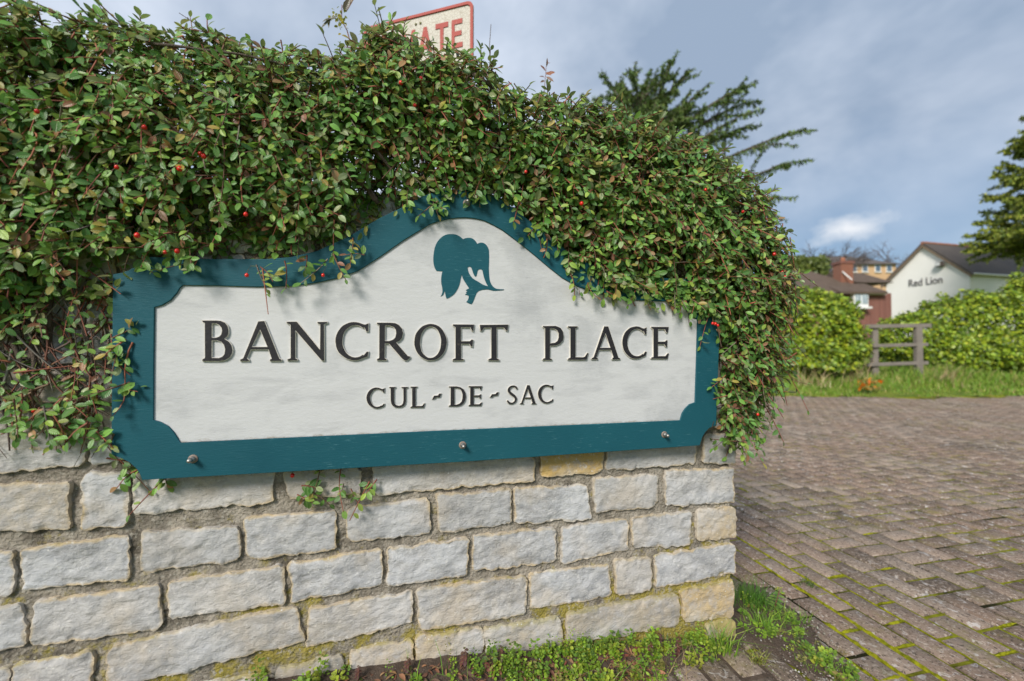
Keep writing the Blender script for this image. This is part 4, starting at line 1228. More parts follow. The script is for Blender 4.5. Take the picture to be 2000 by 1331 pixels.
for pts, r, n in BR:
    a = np.array(pts, float)
    a = np.array([a[0] * (1 - t) + a[1] * t if False else np.array([np.interp(t, np.linspace(0, 1, len(a)), a[:, 0]), np.interp(t, np.linspace(0, 1, len(a)), a[:, 1])]) for t in np.linspace(0, 1, 12)])
    uu_, zz_ = on_wall(a[:, 0], a[:, 1], n)
    P = wp(uu_, zz_, n + 0.012 * np.sin(np.linspace(0, 3, 12))) - off3
    P += np.array([[0.006 * mnoise.noise(Vector(p * 20 + j)) for j in (0, 7, 13)] for p in P])
    mb = MB(); mb.tube(P, np.linspace(r, r * 0.6, 12) * (1 + 0.15 * np.sin(np.arange(12) * 2.1)), 8)
    mb.build('branch', M['bark'], shrub, True)
# berries
BE = [(72, 218), (228, 327), (391, 300), (398, 306), (351, 330), (480, 419), (322, 493), (346, 491), (482, 538), (631, 538), (66, 803), (571, 929), (783, 162), (822, 154), (810, 206), (282, 249), (1027, 336), (1136, 398), (1378, 371), (1451, 414), (1528, 532), (1526, 542), (1533, 541), (1392, 632), (1397, 633), (1402, 636), (1512, 497), (1480, 810), (268, 460)]
M['berry'] = simple('berry_red', (0.62, 0.016, 0.008), 0.22, 0.2, 80, spec=0.6)
M['berrytip'] = simple('berry_calyx', (0.05, 0.02, 0.015), 0.8, 0.2, 80)
for i, (x, y) in enumerate(BE):
    if x > 1437: n = 0.115
    elif y > 900: n = 0.03
    elif y > 620 and x < 220: n = 0.05
    else: n = 0.150 if y < 480 else 0.11
    u_, z_ = on_wall(np.array(float(x)), np.array(float(y)), n)
    c = wp(u_, z_, n) - off3
    r = random.uniform(0.0038, 0.0058)
    mb = MB(); kq = 10
    prof = [(math.sin(math.pi * j / 8) * r * (1 + 0.05 * math.cos(math.pi * j / 8)), -math.cos(math.pi * j / 8) * r * 1.12) for j in range(9)]
    prof[0] = (r * .12, -r * 1.05); prof[-1] = (r * .12, r * 1.1)
    vs = [(c[0] + a_ * math.cos(2 * math.pi * j / kq), c[1] + a_ * math.sin(2 * math.pi * j / kq), c[2] + b_) for a_, b_ in prof for j in range(kq)]
    fs = [(ii * kq + j, ii * kq + (j + 1) % kq, (ii + 1) * kq + (j + 1) % kq, (ii + 1) * kq + j) for ii in range(8) for j in range(kq)]
    mb.add(vs, fs + [tuple(range(kq))[::-1], tuple(8 * kq + j for j in range(kq))])
    be = mb.build('berry', [M['berry']], shrub, True)
    mb = MB(); mb.tube([c + [0, 0, r], c + [0.002, 0.001, r + .008], c + [0.006, 0.006, r + .02]], [.0008, .0007, .0007], 5)
    mb.build('stalk', [M['bark']], be)

# ------------------------------------------------------------------ private sign behind the wall
M['plate'] = None
t = NT('crazed_cream_plate')
o_ = t.obj()
c = t.mix(t.noise(9, 4, 0.6, o_), (0.50, 0.47, 0.41), (0.62, 0.59, 0.53))
cr = t.voro(62, o_, 'DISTANCE_TO_EDGE')
c = t.mix(t.math('MULTIPLY', t.math('SUBTRACT', 1.0, t.ramp(cr, 0.0, 0.10)), 0.55), c, (0.25, 0.20, 0.14))
M['plate'] = t.done(c, 0.7, t.bump(cr, 0.3, 0.002))
t = NT('faded_red_paint')
o_ = t.obj()
c = t.mix(t.noise(12, 4, 0.6, o_), (0.33, 0.045, 0.035), (0.42, 0.085, 0.065))
c = t.mix(t.ramp(t.noise(42, 6, 0.75, o_), 0.60, 0.68), c, (0.52, 0.42, 0.36))
M['red'] = t.done(c, 0.7)
M['galv'] = simple('galvanised_post', (0.30, 0.31, 0.31), 0.5, 0.2, 30, metal=0.6)
M['lichen'] = simple('rivet_lichen', (0.16, 0.15, 0.06), 0.9, 0.3, 90)
SY = 2.10
rd_ = np.array([2730.0, -F_PX, 0.0]); rd_ /= np.linalg.norm(rd_)
nd_ = np.array([rd_[1], -rd_[0], 0.0])
tr0 = at_depth(np.array(925.0), np.array(1.0), SY)
PW, PH = 0.66, 0.42
fr = np.eye(4); fr[:3, 0] = rd_; fr[:3, 1] = (0, 0, 1); fr[:3, 2] = nd_
org = tr0 - rd_ * PW - np.array([0, 0, PH]); fr[:3, 3] = org
psign = empty('private_sign', mat=Matrix(fr.tolist()))
tag(psign, 'cream plate with faded red border and PRIVATE lettering half hidden behind the shrub', 'sign')
def rrect(x0, y0, x1, y1, r, k=6):
    L_ = []
    for cx, cy, a0 in ((x1 - r, y0 + r, -90), (x1 - r, y1 - r, 0), (x0 + r, y1 - r, 90), (x0 + r, y0 + r, 180)):
        L_ += arc(cx, cy, r, r, a0, a0 + 90, k)
    return L_
plate('plate', [rrect(0, 0, PW, PH, 0.035)], -0.004, 0.0, [M['plate']], psign)
plate('border', [rrect(0.001, 0.001, PW - 0.001, PH - 0.001, 0.034), rrect(.017, .017, PW - .017, PH - .017, .022)], 0.0005, 0.006, [M['red']], psign, 0.001)
SANS = {
 'P': ([[(0,0),(.24,0),(.24,.4),(.6,.4),(.85,.46),(1,.6),(1,.8),(.85,.94),(.6,1),(0,1)], [(.24,.83),(.55,.83),(.7,.77),(.7,.63),(.55,.57),(.24,.57)]], .62),
 'R': ([[(0,0),(.24,0),(.24,.38),(.45,.38),(.74,0),(1,0),(.68,.41),(.88,.48),(.98,.6),(.98,.8),(.84,.94),(.6,1),(0,1)], [(.24,.83),(.54,.83),(.7,.77),(.7,.62),(.54,.55),(.24,.55)]], .66),
 'I': ([[(0,0),(1,0),(1,1),(0,1)]], .17),
 'V': ([[(.39,0),(.61,0),(1,1),(.76,1),(.5,.28),(.24,1),(0,1)]], .72),
 'A': ([[(0,0),(.24,0),(.32,.2),(.68,.2),(.76,0),(1,0),(.61,1),(.39,1)], [(.385,.37),(.5,.68),(.615,.37)]], .74),
 'T': ([[(.37,0),(.63,0),(.63,.82),(1,.82),(1,1),(0,1),(0,.82),(.37,.82)]], .66),
 'E': ([[(0,0),(1,0),(1,.17),(.27,.17),(.27,.42),(.9,.42),(.9,.58),(.27,.58),(.27,.83),(.97,.83),(.97,1),(0,1)]], .56)}
LH = 0.150
xx = PW - 0.060
for ch in 'ETAVIRP':
    loops, asp = SANS[ch]
    wd = LH * asp * 0.74
    xx -= wd
    yb = PH - 0.080 - LH
    plate('letter', [[(xx + a * wd, yb + b * LH) for a, b in lp] for lp in loops], 0.0005, 0.0035, [M['red']], psign)
    xx -= 0.020
for px0 in (0.327, 0.355):
    mb = MB(); disc(mb, px0, PH - 0.052, [(.007, .0005), (.006, .004), (.002, .005)], 10); mb.build('rivet', M['lichen'], psign, True)
mb = MB()
zz0 = -org[2]
mb.tube([(PW * .5, zz0, -0.034), (PW * .5, PH * .9, -0.034)], 0.028, 12); mb.build('post', M['galv'], psign, True)

# ------------------------------------------------------------------ small shoots rising behind the shrub
def sprout(name, label, cat, pxs, Y, stem_r, stem_col, leaves, lmat, base_z=0.0):
    """pxs: stem polyline in photo px; leaves: list of (px base, px tip, width m, colour)"""
    a = np.array(pxs, float)
    P = at_depth(a[:, 0], a[:, 1], np.full(len(a), Y))
    foot = P[0].copy(); foot[2] = base_z
    root = empty(name, tuple(foot)); tag(root, label, cat)
    f = np.array(root.location)
    mid = (foot + P[0]) / 2 + np.array([0.02, 0.02, 0])
    pts = [foot, mid] + list(P)
    mb = MB(); mb.tube([p - f for p in pts], [stem_r * 1.8, stem_r * 1.4] + list(np.linspace(stem_r, stem_r * .6, len(P))), 6)
    mb.build('stem', stem_col, root, True)
    for (b0, b1, wd, col) in leaves:
        p0 = at_depth(np.array(float(b0[0])), np.array(float(b0[1])), np.array(Y)); p1 = at_depth(np.array(float(b1[0])), np.array(float(b1[1])), np.array(Y - 0.015))
        d = p1 - p0; ln_ = np.linalg.norm(d)
        nr = np.array([random.uniform(-.6, .6), -1, random.uniform(0, .8)])
        leaf_object('leaf', leaf_arrays((p0 - f)[None], d[None], nr[None], np.array([ln_]), np.array([wd]), np.array([col]), np.array([.4]), np.array([.15])), lmat, root)
    return root, f
M['redstem'] = simple('red_stem', (0.16, 0.05, 0.04), 0.6, 0.2, 60)
sh, f = sprout('flowering_shoot', 'shoot with a yellow flower cluster and dark bronze leaves above the shrub', 'shoot', [(686, 90), (678, 60), (667, 40), (668, 10)], 1.62, .0026, M['redstem'],
    [((664, 30), (622, 50), .022, (.05, .045, .04)), ((645, 36), (640, 52), .012, (.06, .05, .035)), ((676, 25), (690, -12), .030, (.16, .055, .035)), ((672, 26), (682, -5), .026, (.09, .06, .05)), ((650, 36), (628, 40), .012, (.07, .06, .05))], M['leaf'])
fl = []
for i in range(46):
    tt = random.random()
    cx, cy = (660 + 8 * tt + random.gauss(0, 7 - 3 * tt), 22 + tt * 34 + random.gauss(0, 4.5))
    fl.append(at_depth(np.array(cx), np.array(cy), np.array(1.62 + random.uniform(-.02, .02))) - f)
fl = np.array(fl)
leaf_object('flower_cluster', leaf_arrays(fl, RNG.normal(size=(46, 3)), RNG.normal(size=(46, 3)), RNG.uniform(.011, .019, 46), RNG.uniform(.009, .014, 46), pick([(.85, .62, .01), (.7, .52, .02), (.38, .38, .03)], [4, 3, 1], 46)), M['weed'], sh)
sprout('red_leaf_shoot', 'small upright shoot with bright red-brown young leaves on the skyline', 'shoot', [(1062, 190), (1064, 165), (1066, 142), (1068, 118)], 1.9, .0018, M['redstem'],
    [((1066, 140), (1056, 126), .012, (.26, .05, .03)), ((1067, 132), (1070, 113), .010, (.22, .05, .03)), ((1066, 146), (1084, 140), .016, (.36, .07, .03)), ((1065, 152), (1054, 148), .011, (.22, .06, .04)), ((1066, 150), (1081, 158), .012, (.26, .09, .06)), ((1064, 158), (1056, 160), .010, (.2, .07, .05)), ((1067, 126), (1074, 122), .008, (.24, .05, .03)), ((1066, 142), (1076, 146), .012, (.38, .10, .04))], M['leaf'])
sprout('bare_shoot', 'thin leafless grey-brown shoot standing upright beside the private sign', 'shoot', [(955, 150), (957, 120), (956, 90), (959, 48)], 1.75, .0022, M['bark'], [], M['leaf'])

# ------------------------------------------------------------------ conifers
def conifer(name, label, foot, trunk_top, branches, colors, dens, lsize, seed, trunk_r=0.16):
    """branches: (start, tip, sag) world points; needles hang from side twigs along each"""
    rs = np.random.default_rng(seed)
    root = empty(name, tuple(foot)); tag(root, label, 'tree')
    f = np.array(foot, float)
    mb = MB(); tp = np.array(trunk_top, float)
    mb.tube([f * (1 - t_) + tp * t_ - f for t_ in np.linspace(0, 1, 8)], np.linspace(trunk_r, trunk_r * .15, 8), 10)
    mb.build('trunk', M['bark'], root, True)
    P, D, Nn, L_, Wd = [], [], [], [], []
    allb = list(branches)
    for (a, b, sag) in branches:
        a, b = np.array(a, float), np.array(b, float); ln_ = np.linalg.norm(b - a)
        if ln_ > 1.6:
            for q in (.35, .5, .62, .74, .85):
                p = a * (1 - q) + b * q + np.array([0, 0, sag * ln_ * math.sin(math.pi * q)])
                dr = (b - a) / ln_ * rs.uniform(.4, .9) + rs.normal(size=3) * [.55, .55, .30] - np.array([0, 0, .12])
                allb.append((p, p + dr / np.linalg.norm(dr) * ln_ * (1.05 - q) * rs.uniform(.35, .6), rs.uniform(-.02, .08)))
    for (a, b, sag) in allb:
        a, b = np.array(a, float), np.array(b, float)
        ln_ = np.linalg.norm(b - a)
        ts = np.linspace(0, 1, 12)
        path = np.array([a * (1 - q) + b * q + np.array([0, 0, sag * ln_ * math.sin(math.pi * q) - 0.05 * ln_ * max(0, q - .85) / .15 * .6]) for q in ts])
        mb = MB(); mb.tube(path - f, np.linspace(0.012 * ln_ + .008, 0.006, 12), 5); mb.build('limb', M['bark'], root, True)
        ax = (b - a) / ln_
        sd = np.cross(ax, [0, 0, 1.0]); sd /= np.linalg.norm(sd) + 1e-9
        ntw = int(ln_ * dens)
        for i in range(ntw):
            q = 0.12 + 0.88 * (i + rs.random()) / ntw
            p = np.array([np.interp(q, ts, path[:, j]) for j in range(3)])
            tw = (0.30 * (1.02 - q) + 0.06) * min(ln_, 4.5) * 0.42 * rs.uniform(.5, 1.1)
            d = ax * rs.uniform(.25, .8) + sd * rs.choice([-1, 1]) * rs.uniform(.2, 1.0) - np.array([0, 0, rs.uniform(.2, 1.1)])
            d /= np.linalg.norm(d)
            m = max(3, int(tw / (lsize * .42)))
            for j in range(m):
                pp = p + d * tw * (j / m) - np.array([0, 0, .12 * tw * (j / m) ** 2])
                for _ in range(2):
                    P.append(pp); D.append(d * .7 + rs.normal(size=3) * .55 - np.array([0, 0, .3])); Nn.append(rs.normal(size=3) * .6 + np.array([0, -.3, .8])); L_.append(lsize * rs.uniform(.6, 1.15)); Wd.append(lsize * rs.uniform(.22, .38))
        for j in range(int(ln_ * dens * 2.2)):
            q = rs.random() ** .7; p = np.array([np.interp(q, ts, path[:, jj]) for jj in range(3)])
            P.append(p); D.append(ax * .5 + rs.normal(size=3) * .6 - np.array([0, 0, .25])); Nn.append(rs.normal(size=3) * .6 + np.array([0, -.3, .8])); L_.append(lsize * rs.uniform(.6, 1.2)); Wd.append(lsize * rs.uniform(.25, .4))
    n = len(P)
    leaf_object('crown', leaf_arrays(np.array(P) - f, np.array(D), np.array(Nn), np.array(L_), np.array(Wd), pick(colors[0], colors[1], n, .25)), M['needle'], root, 'stuff')
    return root
CY = 13.0
def cpt(x, y, dy=0.0): return at_depth(np.array(float(x)), np.array(float(y)), np.array(CY + dy))
rc = random.Random(5)
brs = []
for sx, sy, tx, ty, dy in ((1250, 300, 1322, 97, 0), (1245, 220, 1240, 118, -.3), (1240, 250, 1172, 140, .3), (1240, 330, 1158, 186, -.5), (1240, 360, 1136, 178, .6), (1240, 290, 1352, 130, .5), (1240, 320, 1386, 157, -.4), (1240, 326, 1476, 153, .2), (1240, 350, 1488, 188, .7), (1240, 375, 1490, 205, -.6), (1240, 390, 1483, 237, -.2), (1240, 402, 1588, 242, .1), (1240, 483, 1586, 300, .4), (1240, 470, 1553, 376, -.4), (1240, 420, 1400, 260, .8), (1240, 380, 1330, 200, 1.2), (1240, 340, 1270, 180, -1.2), (1240, 360, 1300, 210, -1.0), (1240, 400, 1360, 240, -1.4), (1240, 300, 1210, 160, 1.0), (1240, 430, 1090, 300, 0.5), (1240, 460, 1060, 360, -.8), (1240, 300, 1262, 150, .9), (1240, 330, 1225, 170, -.9), (1240, 420, 1430, 300, -.9), (1240, 470, 1480, 340, 1.0)):
    brs.append((cpt(1240 + (sx - 1240), sy), cpt(tx, ty, dy), rc.uniform(.02, .07)))
for _ in range(60):
    a_ = rc.uniform(0, 2 * math.pi); q_ = rc.random() ** .5
    tx, ty = 1268 + math.cos(a_) * 105 * q_, 225 + math.sin(a_) * 95 * q_
    brs.append((cpt(1245, ty + rc.uniform(30, 90)), cpt(tx, ty, rc.uniform(-1.6, 1.6)), rc.uniform(.02, .08)))
ft = cpt(1240, 700); ft[2] = 0.0
conifer('cedar_tree', 'dark green cedar with arching upswept limbs rising behind the shrub', ft, cpt(1246, 190), brs, ([(.07, .14, .035), (.11, .20, .04), (.16, .25, .045), (.21, .28, .05)], [4, 5, 4, 2]), 17, .11, 3)
CY = 26.0
brs = []
for j in range(46):
    y0 = 225 + j * 5.4
    spread = 60 + (y0 - 225) * .50
    az = rc.uniform(0, 2 * math.pi)
    tx = 2050 + math.cos(az) * spread * rc.uniform(.7, 1.1)
    brs.append((cpt(2050, y0 + 22), cpt(tx, y0 + rc.uniform(-12, 6), math.sin(az) * spread / F_PX * CY), rc.uniform(-.02, .06)))
for tx, ty in ((1878, 470), (1885, 455), (1890, 485), (1905, 430), (1920, 385), (1935, 340), (1945, 322), (1960, 345), (1975, 270), (1990, 255), (1915, 410), (1930, 450), (1950, 472), (1960, 400), (1910, 478), (1970, 440), (1985, 480), (1990, 380), (1960, 470)):
    brs.append((cpt(2050, ty + 22), cpt(tx, ty, rc.uniform(-1.5, .5)), rc.uniform(0, .05)))
ft = cpt(2050, 700); ft[2] = 0.4
conifer('cypress_tree', 'yellow-green layered conifer at the right edge behind the white gable', ft, cpt(2048, 190), brs, ([(.17, .23, .022), (.25, .30, .025), (.34, .36, .03), (.10, .16, .02)], [3, 4, 3, 2]), 11, .22, 4, .25)

# ------------------------------------------------------------------ hedges
def hedge(name, label, blobs, n, size, cols, wts, foot, seed, stems=14):
    rs = np.random.default_rng(seed)
    root = empty(name, foot); tag(root, label, 'hedge'); f = np.array(foot, float)
    B = np.array(blobs, float)
    w_ = (B[:, 3] * B[:, 5] + B[:, 4] * B[:, 5]); w_ /= w_.sum()
    P, Nn = [], []
    while sum(len(x) for x in P) < n:
        k_ = rs.choice(len(B), n, p=w_)
        d = rs.normal(size=(n, 3)); d /= np.linalg.norm(d, axis=1, keepdims=True)
        lum = np.array([mnoise.fractal(Vector(q * 2.6 + float(i)), 1, 2, 3) for q, i in zip(d, k_)])
        rr = (1 + .30 * lum) * (1 - rs.random(n) ** 2.0 * .34)
        p = B[k_, :3] + d * B[k_, 3:6] * rr[:, None]
        ok = np.ones(n, bool)
        for b in B:
            ok &= (((p - b[:3]) / b[3:6]) ** 2).sum(1) > .55
        ok &= (p[:, 2] > f[2] + .05) & (d[:, 1] < .6)
        P.append(p[ok]); Nn.append(d[ok])
    P = np.concatenate(P)[:n]; Nn = np.concatenate(Nn)[:n]
    nr = Nn * .7 + np.array([0, -.15, .6]) + rs.normal(size=(n, 3)) * .5
    D = rs.normal(size=(n, 3)) - np.array([0, 0, .5])
    L_ = rs.uniform(.5, 1.35, n) * size
    leaf_object('foliage', leaf_arrays(P - f, D, nr, L_, L_ * rs.uniform(.6, .85, n), pick(cols, wts, n, .2), .2, .15), M['ivy'], root, 'stuff')
    for i in range(stems):
        b = B[rs.integers(len(B))]
        a = np.array([b[0] + rs.uniform(-.6, .6) * b[3], b[1] + rs.uniform(-.3, .3) * b[4], f[2] - .05])
        e = b[:3] + rs.normal(size=3) * b[3:6] * .35
        mb = MB(); mb.tube([a - f, (a + e) / 2 + rs.normal(size=3) * .12 - f, e - f], [.03, .022, .012], 5); mb.build('branch', M['bark'], root, True)
    return root
HC = [(.28, .40, .018), (.40, .48, .022), (.17, .29, .02), (.40, .46, .03), (.09, .17, .018)]
def hb(px, py, Y, rx, rz, ry=.8):
    c = at_depth(np.array(float(px)), np.array(float(py)), np.array(Y))
    return (c[0], c[1], c[2], rx / F_PX * Y, ry, rz / F_PX * Y)
hedge('ivy_hedge', 'bright yellow-green leafy hedge left of the wooden fence', [hb(1580, 640, 10.6, 62, 72), hb(1612, 624, 10.7, 40, 48), hb(1560, 690, 10.5, 55, 58), hb(1628, 674, 10.6, 38, 50), hb(1500, 660, 10.8, 60, 78), hb(1595, 715, 10.4, 55, 34), hb(1420, 665, 11, 70, 80)], 27000, .092, HC, [4, 3, 4, 1.5, 2], (7.6, 10.6, .38), 21)
hedge('laurel_hedge', 'broad sunlit green hedge right of the fence below the white pub gable', [hb(1785, 668, 11.6, 58, 52), hb(1850, 652, 11.8, 70, 66), hb(1925, 642, 11.6, 72, 72), hb(2010, 632, 11.5, 80, 82), hb(1900, 698, 11.0, 85, 44), hb(1990, 696, 10.9, 80, 50), hb(1765, 698, 11.9, 42, 42), hb(2090, 625, 11.5, 80, 90), hb(1830, 695, 11.3, 50, 42)], 44000, .086, HC, [4, 3, 4, 1.2, 2.2], (12.2, 11.6, .42), 22, 18)

# ------------------------------------------------------------------ fence
fY = 10.1
fence = empty('wooden_fence', tuple(at_depth(np.array(1750.0), np.array(735.0), np.array(fY)))); tag(fence, 'short weathered grey post and rail fence between the two hedges', 'fence')
f = np.array(fence.location)
gz = 0.25
for x0, w0 in ((1709, .14), (1795, .16)):
    c = at_depth(np.array(float(x0)), np.array(640.0), np.array(fY))
    topz = c[2] + .02
    mb = MB(); mb.box(np.array([c[0], c[1] + .03, (topz + gz) / 2]) - f, (w0, .10, topz - gz)); mb.build('post', M['wood'], fence, False, .008)
for (xa, ya, xb, yb, hh) in ((1690, 638, 1818, 636, .095), (1704, 676, 1812, 673, .085), (1694, 713, 1812, 709, .085)):
    a = at_depth(np.array(float(xa)), np.array(float(ya)), np.array(fY - .06)); b = at_depth(np.array(float(xb)), np.array(float(yb)), np.array(fY + .02))
    d = b - a; ln_ = np.linalg.norm(d); ex = d / ln_; ez = np.array([0, 0, 1.0]); ey = np.cross(ez, ex); ey /= np.linalg.norm(ey); ez = np.cross(ex, ey)
    mb = MB(); mb.box((a + b) / 2 - f, (ln_, .055, hh), np.stack([ex, ey, ez], 1)); mb.build('rail', M['wood'], fence, False, .008)

# ------------------------------------------------------------------ verge grass
n = 30000
gx = RNG.uniform(2.5, 15, n); gy = 8.35 + RNG.random(n) ** .8 * 3.0
edge = 0.18 * np.sin(gx * 1.3) + 0.1 * np.sin(gx * 3.7)
ok = gy > 8.5 + edge + RNG.normal(0, .14, n)
gx, gy = gx[ok], gy[ok]; n = len(gx)
gz_ = verge_z(gx, gy)
tall = smooth01(8.6, 10.0, gy)
H = RNG.uniform(.05, .16, n) * (.45 + 1.3 * tall) * (1 + .5 * np.sin(gx * 2.1) * np.sin(gy * 3 + gx))
blade_object('verge_grass', np.stack([gx, gy, gz_ - .01], 1), H, RNG.uniform(.010, .022, n), RNG.normal(0, .35, (n, 2)), pick([(.13, .25, .025), (.18, .31, .03), (.25, .32, .05), (.40, .34, .14)], [4, 4, 3, 1.3], n), M['blade'], None, 'stuff')
tag(bpy.data.objects['verge_grass'], 'green grass verge between the paving and the hedges', 'grass', kind='stuff')
for i, (px, py, Y, lab) in enumerate(((1585, 735, 9.5, 'tall dry straw-coloured grass clump left of the hedge shadow'), (1672, 735, 9.7, 'pale dry grass clump at the left fence post'), (1840, 728, 9.8, 'dry tawny grass clump at the right end of the fence'))):
    c = at_depth(np.array(float(px)), np.array(float(py)), np.array(Y)); m = 90
    rts = np.stack([RNG.normal(0, .20, m), RNG.normal(0, .12, m), np.zeros(m)], 1)
    rt = empty('dry_grass', (c[0], c[1], float(verge_z(c[0], c[1])))); tag(rt, lab, 'grass', 'dry grass clumps on the verge')
    blade_object('blades', rts, RNG.uniform(.25, .8, m) * (RNG.random(m) * .6 + .5), RNG.uniform(.008, .014, m), RNG.normal(0, .6, (m, 2)), pick([(.50, .40, .22), (.34, .25, .12), (.26, .26, .10)], [3, 2, 1], m), M['blade'], rt)
# orange flowers in the verge
c = at_depth(np.array(1688.0), np.array(745.0), np.array(9.0)); cz = float(verge_z(c[0], c[1]))
fl_ = empty('orange_flowers', (c[0], c[1], cz)); tag(fl_, 'clump of orange flowers low in the verge grass', 'flowers')
m = 70
pp = np.stack([RNG.normal(0, .14, m), RNG.normal(0, .05, m) - .1, RNG.uniform(.10, .30, m)], 1)
leaf_object('petals', leaf_arrays(pp, RNG.normal(size=(m, 3)) + [0, -.4, .6], RNG.normal(size=(m, 3)), RNG.uniform(.06, .10, m), RNG.uniform(.04, .07, m), pick([(.85, .26, .012), (.8, .16, .012)], [3, 1], m)), M['weed'], fl_)
blade_object('leaves', np.stack([RNG.normal(0, .12, 50), RNG.normal(0, .06, 50), np.zeros(50)], 1), RNG.uniform(.10, .2, 50), RNG.uniform(.012, .02, 50), RNG.normal(0, .4, (50, 2)), pick([(.09, .17, .03)], [1], 50), M['blade'], fl_)

# ------------------------------------------------------------------ buildings
M['render'] = simple('white_render', (0.80, 0.785, 0.75), 0.85, 0.06, 1.2, 0.15)
M['slate'] = simple('dark_slate', (0.078, 0.064, 0.056), 0.8, 0.35, 5, 0.5)
M['ridge'] = simple('orange_ridge_tile', (0.30, 0.12, 0.065), 0.85, 0.25, 4)
M['tile'] = simple('mossy_brown_tile', (0.095, 0.066, 0.048), 0.9, 0.45, 3, 0.6)
M['brickred'] = m_brick('red_brick', (0.17, 0.065, 0.05), (0.22, 0.09, 0.068), (0.22, 0.18, 0.16))
M['brickor'] = m_brick('orange_brick', (0.25, 0.10, 0.06), (0.21, 0.08, 0.05), (0.26, 0.2, 0.16))
M['buff'] = simple('buff_brick', (0.52, 0.34, 0.19), 0.9, 0.1, 2)
M['whitepaint'] = simple('white_joinery', (0.72, 0.72, 0.70), 0.5, 0.05, 3)
M['darkwood'] = simple('dark_bargeboard', (0.20, 0.14, 0.09), 0.8, 0.2, 4)
M['farroof'] = simple('far_grey_tile', (0.105, 0.088, 0.080), 0.9, 0.2, 1)
M['textgrey'] = simple('grey_sign_letters', (0.10, 0.095, 0.095), 0.6, 0.1, 3)
t = NT('window_glass'); M['glass'] = t.done((0.10, 0.14, 0.19), 0.08, None, 0.8)
t = NT('net_curtain'); cc = t.noise(3, 2, .5, t.mapping(t.obj(), (6, 6, .3))); M['curtain'] = t.done(t.mix(t.ramp(cc, .4, .6), (.18, .24, .28), (.5, .56, .6)), 0.5)

def P3(px, py, Y): return at_depth(np.array(float(px)), np.array(float(py)), np.array(float(Y)))
# pub with white gable
rdir = np.array([.970, .243, 0]); gdir = np.array([.243, -.970, 0])
Qn = P3(1894, 534, 30.4); Qf = Qn - gdir * 5.5
Zup = np.array([0, 0, 1.0])
eave = Qn[2]
mid = (Qn + Qf) / 2
apz = P3(1805, 480, mid[1])[2]
pub = empty('white_pub', (mid[0], mid[1], 0)); tag(pub, 'white rendered pub gable lettered Red Lion with dark slate roof', 'building'); f = np.array(pub.location)
LB = 13.0
Qf = Qf.copy(); Qf[2] = 0; qn0 = Qn.copy(); qn0[2] = 0
def V3(p, z): return np.array([p[0], p[1], z])
apex = V3(mid, apz)
g5 = [V3(Qf, 0), V3(qn0, 0), V3(qn0, eave), apex, V3(Qf, eave)]
mb = MB(); mb.prism([p - f for p in g5], rdir * LB); mb.build('wall', M['render'], pub)
over = 0.35
def roof_slab(e, nm='roof'):
    d = V3(e, eave) - apex; dl = d / np.linalg.norm(d)
    a0 = apex - rdir * .22 + Zup * .05; a1 = V3(e, eave) + dl * over - rdir * .22 + Zup * .05
    nrm = np.cross(rdir, dl); nrm = nrm / np.linalg.norm(nrm); nrm = nrm if nrm[2] > 0 else -nrm
    m_ = MB(); m_.prism([a0 - f, a1 - f, a1 + nrm * .14 - f, a0 + nrm * .14 - f], rdir * (LB + .4))
    return m_.build(nm, M['slate'], pub)
r1 = roof_slab(qn0); r2 = roof_slab(Qf)
for i in range(36):
    a = apex - rdir * .22 + rdir * (LB + .4) * i / 36 + Zup * .19
    mb = MB(); mb.tube([a - f, a + rdir * (LB + .4) / 36 * .96 - f], .13 + .01 * (i % 2), 6); mb.build('ridge_tile', M['ridge'], pub)
for e in (qn0, Qf):
    d = V3(e, eave) - apex; dl = d / np.linalg.norm(d)
    a0 = apex - rdir * .26 + Zup * .02; a1 = V3(e, eave) + dl * over - rdir * .26 + Zup * .02
    mb = MB(); mb.prism([a0 - f, a1 - f, a1 - Zup * .16 - f, a0 - Zup * .16 - f], rdir * .035); mb.build('bargeboard', M['darkwood'], pub)
mb = MB(); a0 = V3(qn0, eave - .1) + gdir * .34 - rdir * .2; mb.tube([a0 - f, a0 + rdir * LB - f], .07, 6); mb.build('gutter', M['whitepaint'], pub)
# lettering on the gable
def on_plane(px, py, p0, nrm):
    d = ray(np.array(float(px)), np.array(float(py))); tt = np.dot(p0 - CAM, nrm) / np.dot(d, nrm); return CAM + d * tt
gn = -rdir
tl, tr2, bl = on_plane(1774, 548, qn0, gn), on_plane(1841, 546, qn0, gn), on_plane(1774, 561, qn0, gn)
cu = bpy.data.curves.new('lettering', 'FONT'); cu.body = 'Red Lion'; cu.size = 1.0; cu.extrude = .02
tmp = bpy.data.objects.new('tmp', cu); COL.objects.link(tmp)
me = bpy.data.meshes.new_from_object(tmp.evaluated_get(bpy.context.evaluated_depsgraph_get()))
bpy.data.objects.remove(tmp)
co = np.array([v.co[:] for v in me.vertices])
w_, h_ = co[:, 0].max(), co[:, 1].max()
ex = (tr2 - tl); sxl = np.linalg.norm(ex * [1, 1, 0]); hgt_ = tl[2] - bl[2]
newco = bl + gn * .03 + np.outer(co[:, 0] / w_ * sxl, gdir) + np.outer(co[:, 1] / h_ * hgt_ * 1.05, Zup) + np.outer(co[:, 2], gn) - f
me.vertices.foreach_set('co', newco.astype(np.float32).ravel())
me.materials.clear(); lo = link('lettering', me, [M['textgrey']], pub); lo['label'] = 'grey letters reading Red Lion'
fp = on_plane(1840, 517, qn0, gn) - f
mb = MB(); mb.box(fp + gn * .25, (.34, .5, .36)); fo = mb.build('floodlight', M['farroof'], pub, False, .04)
mb = MB(); mb.box(fp + gn * .45 - gdir * .05, (.05, .36, .26)); mb.build('lens', M['whitepaint'], fo)
